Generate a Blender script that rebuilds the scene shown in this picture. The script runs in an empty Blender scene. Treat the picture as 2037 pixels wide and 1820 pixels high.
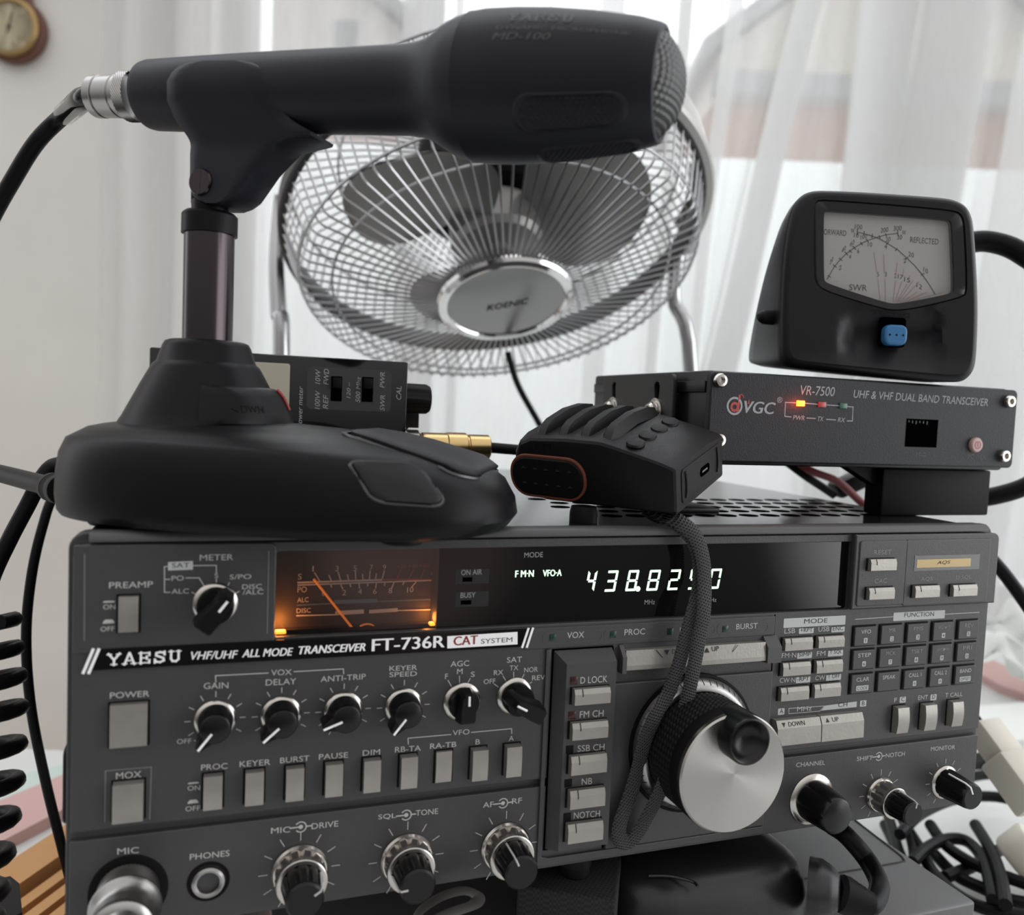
import bpy, bmesh, math, random
from math import sin, cos, pi, radians, sqrt, atan2, hypot
from mathutils import Vector, Matrix, noise
C = bpy.context.scene.collection
SC = bpy.context.scene
random.seed(7)
# ---------------------------------------------------------------- camera, world, light, exposure
# lengths below are in millimetres; x runs along the radio's front, y into the room, z up
SC.view_settings.view_transform = 'Standard'; SC.view_settings.look = 'None'
SC.view_settings.exposure = 0.0; SC.view_settings.gamma = 1.0
SC.view_settings.use_curve_mapping = False
S = 0.001

cam = bpy.data.cameras.new('camera'); camo = bpy.data.objects.new('camera', cam); C.objects.link(camo); SC.camera = camo
cam.sensor_fit = 'HORIZONTAL'; cam.sensor_width = 36.0; cam.lens = 36.0 * 1650 / 2037; cam.clip_start = 0.01; cam.clip_end = 100
CX = Vector((943.83, -327.7, 42.48)).normalized(); CY = Vector((-20.1, 71.38, 997.25)).normalized(); CF = Vector((329.83, 942.08, -60.78)).normalized()
CO = Vector((43.25, -275.35, 170.75))
m = Matrix((CX, CY, -CF)).transposed().to_4x4(); m.translation = CO * S; camo.matrix_world = m
cam.dof.use_dof = True; cam.dof.focus_distance = 0.335; cam.dof.aperture_fstop = 9.5

RX = Vector((CX.x, CX.y, 0)).normalized(); RY = Vector((-RX.y, RX.x, 0))
def rm(a, b, z): return Vector((CO.x + RX.x*a + RY.x*b, CO.y + RX.y*a + RY.y*b, z))   # room coordinates, origin under the camera
SC.cycles.max_bounces = 10; SC.cycles.transparent_max_bounces = 16; SC.cycles.use_denoising = True
W = bpy.data.worlds.new('world'); SC.world = W; W.use_nodes = True
def build_world():
    nt = W.node_tree; N = nt.nodes; L = nt.links; N.clear()
    tc = N.new('ShaderNodeTexCoord')
    def dot(v):
        d = N.new('ShaderNodeVectorMath'); d.operation = 'DOT_PRODUCT'; d.inputs[1].default_value = v; L.new(tc.outputs['Generated'], d.inputs[0]); return d.outputs['Value']
    def ramp(s, a, b, smooth=True):
        r = N.new('ShaderNodeMapRange'); r.interpolation_type = 'SMOOTHSTEP' if smooth else 'LINEAR'
        r.inputs['From Min'].default_value = a; r.inputs['From Max'].default_value = b; L.new(s, r.inputs['Value']); return r.outputs['Result']
    def mix(fac, c1, c2):
        x = N.new('ShaderNodeMix'); x.data_type = 'RGBA'; L.new(fac, x.inputs[0])
        for k, c in ((6, c1), (7, c2)):
            if isinstance(c, tuple): x.inputs[k].default_value = (*c, 1)
            else: L.new(c, x.inputs[k])
        return x.outputs[2]
    up = dot((0, 0, 1)); fr = dot(tuple(RY))
    room = mix(ramp(up, -0.45, 0.75), (0.03, 0.028, 0.028), (1.12, 1.105, 1.085))          # dim room behind the camera: floor dark, ceiling pale
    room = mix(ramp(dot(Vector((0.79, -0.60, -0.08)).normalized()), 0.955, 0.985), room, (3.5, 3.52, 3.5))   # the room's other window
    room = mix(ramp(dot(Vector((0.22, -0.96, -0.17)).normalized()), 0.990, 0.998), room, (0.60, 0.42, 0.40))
    room = mix(ramp(dot(Vector((0.93, -0.36, 0.02)).normalized()), 0.84, 0.96), room, (4.6, 4.65, 4.7))  # wide bright patch added to lift the right end of the panel
    sky = mix(ramp(up, -0.25, 0.25), (1.0, 1.0, 1.0), (2.5, 2.57, 2.68))
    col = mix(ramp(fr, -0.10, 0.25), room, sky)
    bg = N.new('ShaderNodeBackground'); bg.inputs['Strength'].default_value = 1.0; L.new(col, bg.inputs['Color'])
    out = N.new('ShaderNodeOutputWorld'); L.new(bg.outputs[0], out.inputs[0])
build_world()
W.cycles.sampling_method = 'MANUAL'; W.cycles.sample_map_resolution = 512
def area_light(name, loc, target, sx, sy, power, col):
    l = bpy.data.lights.new(name, 'AREA'); l.shape = 'RECTANGLE'; l.size = sx*S; l.size_y = sy*S; l.energy = power; l.color = col
    o = bpy.data.objects.new(name, l); C.objects.link(o); o.location = Vector(loc)*S
    o.rotation_euler = (Vector(target) - Vector(loc)).to_track_quat('-Z', 'Y').to_euler(); return o
area_light('daylight', rm(350, 3200, 1500), rm(250, 900, 150), 2600, 2000, 62, (0.97, 0.99, 1.0))

# ---------------------------------------------------------------- materials
MATS = {}
def mat(name, col, rough=0.5, metal=0.0, coat=0.0, bump=0.0, scale=400.0, emit=0.0, var=0.0, aniso=0.0, spec=0.5, trans=0.0, ior=1.45):
    if name in MATS: return MATS[name]
    m = bpy.data.materials.new(name); m.use_nodes = True; MATS[name] = m
    nt = m.node_tree; b = nt.nodes['Principled BSDF']
    b.inputs['Base Color'].default_value = (*col, 1); b.inputs['Roughness'].default_value = rough; b.inputs['Metallic'].default_value = metal
    b.inputs['Coat Weight'].default_value = coat; b.inputs['Coat Roughness'].default_value = 0.05
    b.inputs['Specular IOR Level'].default_value = spec; b.inputs['Anisotropic'].default_value = aniso
    b.inputs['Transmission Weight'].default_value = trans; b.inputs['IOR'].default_value = ior
    if emit: b.inputs['Emission Color'].default_value = (*col, 1); b.inputs['Emission Strength'].default_value = emit
    tc = nt.nodes.new('ShaderNodeTexCoord')
    if bump or var:
        n = nt.nodes.new('ShaderNodeTexNoise'); n.inputs['Scale'].default_value = scale; n.inputs['Detail'].default_value = 3
        nt.links.new(tc.outputs['Object'], n.inputs['Vector'])
        if bump:
            bp = nt.nodes.new('ShaderNodeBump'); bp.inputs['Strength'].default_value = bump; bp.inputs['Distance'].default_value = 0.0004
            nt.links.new(n.outputs['Fac'], bp.inputs['Height']); nt.links.new(bp.outputs['Normal'], b.inputs['Normal'])
        if var:
            n2 = nt.nodes.new('ShaderNodeTexNoise'); n2.inputs['Scale'].default_value = scale*0.15; n2.inputs['Detail'].default_value = 4
            nt.links.new(tc.outputs['Object'], n2.inputs['Vector'])
            x = nt.nodes.new('ShaderNodeMix'); x.data_type = 'RGBA'
            x.inputs[6].default_value = (*[c*(1-var) for c in col], 1); x.inputs[7].default_value = (*[min(1, c*(1+var)) for c in col], 1)
            nt.links.new(n2.outputs['Fac'], x.inputs[0]); nt.links.new(x.outputs[2], b.inputs['Base Color'])
    return m
M = lambda n: MATS[n]
mat('panel', (0.036, 0.035, 0.036), 0.45, spec=.6, bump=0.25, scale=2500, var=0.10)
mat('panel_light', (0.060, 0.058, 0.059), 0.45, bump=0.2, scale=2500)
mat('case', (0.009, 0.009, 0.010), 0.42, spec=.22, bump=0.2, scale=1800)
mat('top_gloss', (0.010, 0.010, 0.011), 0.16, bump=0.10, scale=120)
mat('black', (0.003, 0.003, 0.0035), 0.6, spec=.15)
mat('void', (0.001, 0.001, 0.001), 0.9, spec=0.0)
mat('gloss_black', (0.004, 0.004, 0.0045), 0.06)
mat('knob_black', (0.003, 0.003, 0.0033), 0.30, spec=.35)
mat('rubber', (0.007, 0.007, 0.0075), 0.5, spec=.16, bump=0.15, scale=1500)
mat('cord', (0.005, 0.005, 0.0055), 0.42, spec=.14)
mat('print', (0.42, 0.42, 0.41), 0.6)
mat('print_dim', (0.20, 0.20, 0.20), 0.6)
mat('print_white', (0.86, 0.86, 0.86), 0.5)
mat('print_black', (0.012, 0.012, 0.012), 0.6)
mat('print_red', (0.22, 0.015, 0.012), 0.5)
mat('plate_grey', (0.42, 0.44, 0.43), 0.5)
mat('cap', (0.31, 0.292, 0.270), 0.36, metal=0.6, bump=0.12, scale=900, var=0.14)
mat('chrome', (0.50, 0.47, 0.44), 0.22, metal=1.0)
mat('chrome_bright', (0.80, 0.80, 0.80), 0.10, metal=1.0)
mat('steel', (0.34, 0.33, 0.32), 0.30, metal=1.0)
mat('brass', (0.58, 0.42, 0.20), 0.25, metal=1.0)
mat('led_green_off', (0.006, 0.028, 0.020), 0.25)
mat('led_red_off', (0.030, 0.004, 0.005), 0.25)
mat('vfd', (0.66, 1.0, 0.70), 0.5, emit=1.25)
mat('mic_paint', (0.0155, 0.016, 0.023), 0.45, spec=.18, bump=0.08, scale=3000)
mat('mic_print', (0.070, 0.070, 0.072), 0.5, spec=.3)
mat('base_plastic', (0.006, 0.006, 0.0068), 0.36, spec=.13, bump=0.10, scale=2600)
mat('base_plastic_soft', (0.018, 0.018, 0.0195), 0.46, spec=.2, bump=0.10, scale=2600)
mat('pole_metal', (0.055, 0.045, 0.049), 0.20, metal=1.0)

# ---------------------------------------------------------------- mesh builder
def rot_to(d, up=(0, 0, 1)):
    d = Vector(d).normalized(); x = Vector(up).cross(d)
    if x.length < 1e-4: x = Vector((1, 0, 0)).cross(d)
    x.normalize(); y = d.cross(x); return Matrix((x, y, d)).transposed().to_4x4()
def frame(loc, d, up=(0, 0, 1)):
    m = rot_to(d, up); m.translation = Vector(loc); return m
TXT = {}
def glyphs(s, shear, bold):
    k = (s, shear, bold)
    if k not in TXT:
        cu = bpy.data.curves.new('t', 'FONT'); cu.body = s; cu.shear = shear; cu.resolution_u = 3
        ob = bpy.data.objects.new('t', cu); me = bpy.data.meshes.new_from_object(ob)
        v = [(p.co.x, p.co.y) for p in me.vertices]; f = [tuple(p.vertices) for p in me.polygons]
        bpy.data.objects.remove(ob); bpy.data.meshes.remove(me); bpy.data.curves.remove(cu)
        x0 = min(p[0] for p in v); x1 = max(p[0] for p in v); y0 = min(p[1] for p in v); y1 = max(p[1] for p in v)
        if s in ('-', '·', '–'): y0, y1 = 0, 0.72
        TXT[k] = ([((x-x0)/max(x1-x0, 1e-6), (y-y0)/max(y1-y0, 1e-6)) for x, y in v], f)
    return TXT[k]
class MB:
    def __init__(s): s.v = []; s.f = []; s.k = []; s.M = Matrix.Identity(4); s.mi = 0
    def add(s, vs, fs):
        o = len(s.v); s.v += [s.M @ Vector(p) for p in vs]; s.f += [tuple(i+o for i in f) for f in fs]; s.k += [s.mi]*len(fs); return s
    def bm(s, b):
        b.verts.index_update(); s.add([v.co.copy() for v in b.verts], [tuple(v.index for v in f.verts) for f in b.faces]); b.free(); return s
    def box(s, x0, x1, y0, y1, z0, z1, r=0.0, seg=2):
        b = bmesh.new(); bmesh.ops.create_cube(b, size=1)
        for v in b.verts: v.co = ((x0+x1)/2+v.co.x*(x1-x0), (y0+y1)/2+v.co.y*(y1-y0), (z0+z1)/2+v.co.z*(z1-z0))
        if r: bmesh.ops.bevel(b, geom=b.edges[:], offset=min(r, .49*min(abs(x1-x0), abs(y1-y0), abs(z1-z0))), segments=seg, profile=0.5, affect='EDGES')
        return s.bm(b)
    def lathe(s, prof, n=32, cap=True, a0=0, a1=2*pi):
        # prof: (radius, height) along local z
        full = abs(a1-a0-2*pi) < 1e-6; cols = n if full else n+1
        vs = [(r*cos(a0+(a1-a0)*i/n), r*sin(a0+(a1-a0)*i/n), h) for r, h in prof for i in range(cols)]; fs = []
        for j in range(len(prof)-1):
            for i in range(n):
                a = j*cols+i; b = j*cols+(i+1) % cols; fs.append((a, b, b+cols, a+cols))
        if cap and full:
            if prof[0][0] > 1e-6: fs.append(tuple(range(cols-1, -1, -1)))
            if prof[-1][0] > 1e-6: fs.append(tuple((len(prof)-1)*cols+i for i in range(cols)))
        return s.add(vs, fs)
    def at(s, loc, d, up=(0, 0, 1)): s.M = frame(loc, d, up); return s
    def tube(s, pts, r, n=10, smooth=6, flat=1.0, closed=False, nrm=None):
        pts = [Vector(p) for p in pts]; rs = r if isinstance(r, (list, tuple)) else [r]*len(pts)
        P = []; Q = []
        if smooth and len(pts) > 2:
            k = len(pts)
            for i in range(k if closed else k-1):
                g = (lambda j: pts[j % k]) if closed else (lambda j: pts[min(max(j, 0), k-1)])
                a, b, c, d = g(i-1), g(i), g(i+1), g(i+2)
                for q in range(smooth):
                    t = q/smooth
                    P.append(0.5*((2*b)+(c-a)*t+(2*a-5*b+4*c-d)*t*t+(3*b-a-3*c+d)*t**3)); Q.append(rs[i]*(1-t)+rs[(i+1) % k]*t)
            if not closed: P.append(pts[-1]); Q.append(rs[-1])
        else: P, Q = pts, list(rs)
        k = len(P); vs = []; up = Vector(nrm) if nrm else None; prev = None
        for i in range(k):
            d = (P[(i+1) % k]-P[i-1]) if closed else (P[min(i+1, k-1)]-P[max(i-1, 0)])
            d.normalize()
            if up is not None: x = d.cross(up)
            elif prev is None: x = d.cross(Vector((0, 0, 1)) if abs(d.z) < .9 else Vector((1, 0, 0)))
            else: x = prev-d*prev.dot(d)
            x.normalize(); prev = x; y = d.cross(x)
            for j in range(n):
                a = 2*pi*j/n; vs.append(P[i]+x*(Q[i]*cos(a))+y*(Q[i]*flat*sin(a)))
        fs = []
        for i in range(k if closed else k-1):
            for j in range(n):
                a = i*n+j; b = i*n+(j+1) % n; a2 = ((i+1) % k)*n+j; b2 = ((i+1) % k)*n+(j+1) % n; fs.append((a, b, b2, a2))
        if not closed: fs += [tuple(range(n-1, -1, -1)), tuple((k-1)*n+j for j in range(n))]
        return s.add(vs, fs)
    def plate(s, loops, y0, y1, bev=0.0, res=2):
        # 2D loops in (x, z): outline first, then holes; a slab from y0 (front) to y1, edges rounded by bev
        c = bpy.data.curves.new('c', 'CURVE'); c.dimensions = '2D'; c.fill_mode = 'BOTH'
        for L in loops:
            sp = c.splines.new('POLY'); sp.points.add(len(L)-1); sp.use_cyclic_u = True
            for i, q in enumerate(L): sp.points[i].co = (q[0], q[1], 0, 1)
        c.extrude = max((y1-y0)/2-bev, 1e-4); c.bevel_depth = bev; c.bevel_resolution = res; c.offset = -bev
        ob = bpy.data.objects.new('c', c); me = bpy.data.meshes.new_from_object(ob)
        s.add([(v.co.x, (y0+y1)/2-v.co.z, v.co.y) for v in me.vertices], [tuple(p.vertices) for p in me.polygons])
        bpy.data.objects.remove(ob); bpy.data.meshes.remove(me); bpy.data.curves.remove(c); return s
    def grid(s, fn, nu, nv, cu=False, cv=False):
        mu = nu if cu else nu+1; mv = nv if cv else nv+1
        vs = [fn(i/nu, j/nv) for j in range(mv) for i in range(mu)]; fs = []
        for j in range(nv):
            for i in range(nu):
                fs.append((j*mu+i, j*mu+(i+1) % mu, ((j+1) % mv)*mu+(i+1) % mu, ((j+1) % mv)*mu+i))
        return s.add(vs, fs)
    def label(s, txt, p0, p1, h, Y=-0.06, shear=0.0, bold=0.012, fn=None):
        # lettering from baseline start p0 to baseline end p1, cap height h, on a plane facing -y
        g, f = glyphs(txt, shear, bold); fn = fn or (lambda x, z: (x, Y, z))
        dx, dz = p1[0]-p0[0], p1[1]-p0[1]; e = bold*h if bold > .013 else 0
        for k, d in enumerate((0, -e, e) if e else (0,)):      # heavier words are struck more than once, each a hair above the last
            s.lift(k, [fn(p0[0]+dx*x+d, p0[1]+dz*x+h*y) for x, y in g], f)
        return s
    def lift(s, k, vs, fs):
        vs = [Vector(p) for p in vs]
        if k:
            q = fs[0]; n = (vs[q[1]]-vs[q[0]]).cross(vs[q[2]]-vs[q[0]])
            for q in fs[:40]:
                c = (vs[q[1]]-vs[q[0]]).cross(vs[q[2]]-vs[q[0]]); n = c if c.length > n.length else n
            if n.length > 0: n.normalize(); vs = [p+n*(.012*k) for p in vs]
        s.add(vs, fs)
    def stroke(s, pts, w, Y=-0.06, fn=None, closed=False):
        fn = fn or (lambda x, z: (x, Y, z)); n = len(pts); s.sk = getattr(s, 'sk', 0)
        for i in range(n if closed else n-1):
            (ax, az), (bx, bz) = pts[i], pts[(i+1) % n]; l = hypot(bx-ax, bz-az) or 1; dx, dz = (bx-ax)/l*w/2, (bz-az)/l*w/2
            if i == 0 and not closed: ax -= dx; az -= dz
            bx += dx*.9; bz += dz*.9; s.sk += 1
            s.lift(s.sk % 7, [fn(ax+dz, az-dx), fn(bx+dz, bz-dx), fn(bx-dz, bz+dx), fn(ax-dz, az+dx)], [(0, 1, 2, 3)])
        return s
    def poly(s, pts, Y=-0.05, fn=None):
        fn = fn or (lambda x, z: (x, Y, z)); return s.add([fn(*q) for q in pts], [tuple(range(len(pts)))])
    def build(s, name, mats, parent=None, angle=35, flat=False, label=None):
        me = bpy.data.meshes.new(name); o = bpy.data.objects.new(name, me); C.objects.link(o)
        off = Vector((0, 0, 0)); p = parent
        while p is not None: off = off + p.location/S; p = p.parent
        me.from_pydata([(v-off)*S for v in s.v], [], s.f)
        for mm in (mats if isinstance(mats, (list, tuple)) else [mats]): me.materials.append(M(mm))
        for p, k in zip(me.polygons, s.k): p.material_index = k
        if not flat:
            q = bmesh.new(); q.from_mesh(me); bmesh.ops.recalc_face_normals(q, faces=q.faces); q.to_mesh(me); q.free()
            me.polygons.foreach_set('use_smooth', [True]*len(me.polygons)); me.set_sharp_from_angle(angle=radians(angle))
        me.update()
        if parent is not None: o.parent = parent
        if label: o['label'] = label
        return o
def thing(name, label, cat, loc, group=None):
    o = bpy.data.objects.new(name, None); C.objects.link(o); o.location = Vector(loc)*S; o.empty_display_size = 0.01
    o['label'] = label; o['category'] = cat
    if group: o['group'] = group
    return o
def tag(o, label, cat, group=None):
    o['label'] = label; o['category'] = cat
    if group: o['group'] = group
    return o
def struct(o): o['kind'] = 'structure'; return o
def rrect(x0, x1, z0, z1, r, n=5, corners=(1, 1, 1, 1)):
    out = []      # bottom-left, bottom-right, top-right, top-left
    for k, (cx, cz, a) in enumerate(((x0, z0, pi), (x1, z0, 1.5*pi), (x1, z1, 0), (x0, z1, .5*pi))):
        q = r*corners[k]
        if q <= 0: out.append((cx, cz)); continue
        mx = cx+q if k in (0, 3) else cx-q; mz = cz+q if k < 2 else cz-q
        out += [(mx+q*cos(a+.5*pi*i/n), mz+q*sin(a+.5*pi*i/n)) for i in range(n+1)]
    return out
# ================================================================ room: wall, window, desk, what is outside
mat('wall_paint', (0.85, 0.83, 0.80), .9, bump=.3, scale=60, var=.05); mat('desk_white', (0.62, 0.63, 0.62), .35, var=.06, scale=40); mat('floor_wood', (.25, .18, .12), .5, var=.2, scale=20)
mat('frame_white', (0.70, 0.70, 0.70), .4)
def rbox(mb, a0, a1, b0, b1, z0, z1):
    v = [rm(a, b_, z) for z in (z0, z1) for a, b_ in ((a0, b0), (a1, b0), (a1, b1), (a0, b1))]
    mb.add(v, [(3, 2, 1, 0), (4, 5, 6, 7), (0, 1, 5, 4), (1, 2, 6, 5), (2, 3, 7, 6), (3, 0, 4, 7)]); return mb
ZF, ZC = -850, 1700; WB = 1270; WL = -470
b = MB(); rbox(b, -2600, WL, WB, WB+180, ZF, ZC); rbox(b, WL, 2600, WB, WB+180, ZF, -140); rbox(b, WL, 2600, WB, WB+180, 1350, ZC); struct(b.build('wall_back', 'wall_paint', None, flat=True))
b = MB(); rbox(b, -2600, 2600, -700, WB+180, ZF-40, ZF); struct(b.build('floor', 'floor_wood', None, flat=True))
# window: frame, mullions, glass
b = MB()
for a0, a1, z0, z1 in ((WL, 2600, -140, -80), (WL, 2600, 1290, 1350), (WL, WL+60, -140, 1350), (-172, -128, -80, 1290), (900, 960, -80, 1290)): rbox(b, a0, a1, WB+40, WB+100, z0, z1)
w1 = struct(b.build('window_1', 'frame_white', None, flat=True))
b = MB(); rbox(b, WL+60, 2600, WB+66, WB+72, -80, 1290); m = mat('pane', (1, 1, 1), 0.0); nt = m.node_tree; N = nt.nodes; N.clear(); o = N.new('ShaderNodeOutputMaterial'); x = N.new('ShaderNodeMixShader'); t = N.new('ShaderNodeBsdfTransparent'); g = N.new('ShaderNodeBsdfGlossy'); x.inputs[0].default_value = .06; g.inputs['Roughness'].default_value = 0
nt.links.new(t.outputs[0], x.inputs[1]); nt.links.new(g.outputs[0], x.inputs[2]); nt.links.new(x.outputs[0], o.inputs[0]); b.build('window_pane', 'pane', w1, flat=True)
# desk
b = MB(); dp_ = [(-1500, -60), (2000, -60), (2000, 1040), (-235, 1040), (-235, 640), (-1500, 640)]; b.add([rm(*q, z) for z in (-145, -115) for q in dp_], [(5, 4, 3, 2, 1, 0), (6, 7, 8, 9, 10, 11)]+[(i, (i+1) % 6, 6+(i+1) % 6, 6+i) for i in range(6)]); tag(b.build('desk', 'desk_white', None, flat=True), 'wide pale desk top under all the radio equipment, running back to the window', 'desk')
# sheer curtain
def sheer():
    m = bpy.data.materials.new('sheer'); m.use_nodes = True; MATS['sheer'] = m; nt = m.node_tree; N = nt.nodes; N.clear(); L = nt.links
    o = N.new('ShaderNodeOutputMaterial'); t = N.new('ShaderNodeBsdfTransparent'); d = N.new('ShaderNodeBsdfDiffuse'); tr = N.new('ShaderNodeBsdfTranslucent'); m1 = N.new('ShaderNodeMixShader'); m2 = N.new('ShaderNodeMixShader')
    d.inputs[0].default_value = (.78, .78, .775, 1); tr.inputs[0].default_value = (.70, .70, .695, 1); m1.inputs[0].default_value = .55; m2.inputs[0].default_value = .62
    # fine weave varies how much shows through
    tc = N.new('ShaderNodeTexCoord'); nz = N.new('ShaderNodeTexNoise'); mp_ = N.new('ShaderNodeMapping'); mp_.inputs['Scale'].default_value = (9, 9, 1.6); nz.inputs['Scale'].default_value = 4; nz.inputs['Distortion'].default_value = 1.5
    L.new(tc.outputs['Object'], mp_.inputs[0]); L.new(mp_.outputs[0], nz.inputs[0]); mr = N.new('ShaderNodeMapRange'); mr.inputs['To Min'].default_value = .44; mr.inputs['To Max'].default_value = .60; L.new(nz.outputs['Fac'], mr.inputs[0]); L.new(mr.outputs[0], m2.inputs[0])
    L.new(d.outputs[0], m1.inputs[1]); L.new(tr.outputs[0], m1.inputs[2]); L.new(t.outputs[0], m2.inputs[1]); L.new(m1.outputs[0], m2.inputs[2]); L.new(m2.outputs[0], o.inputs[0])
sheer()
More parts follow.
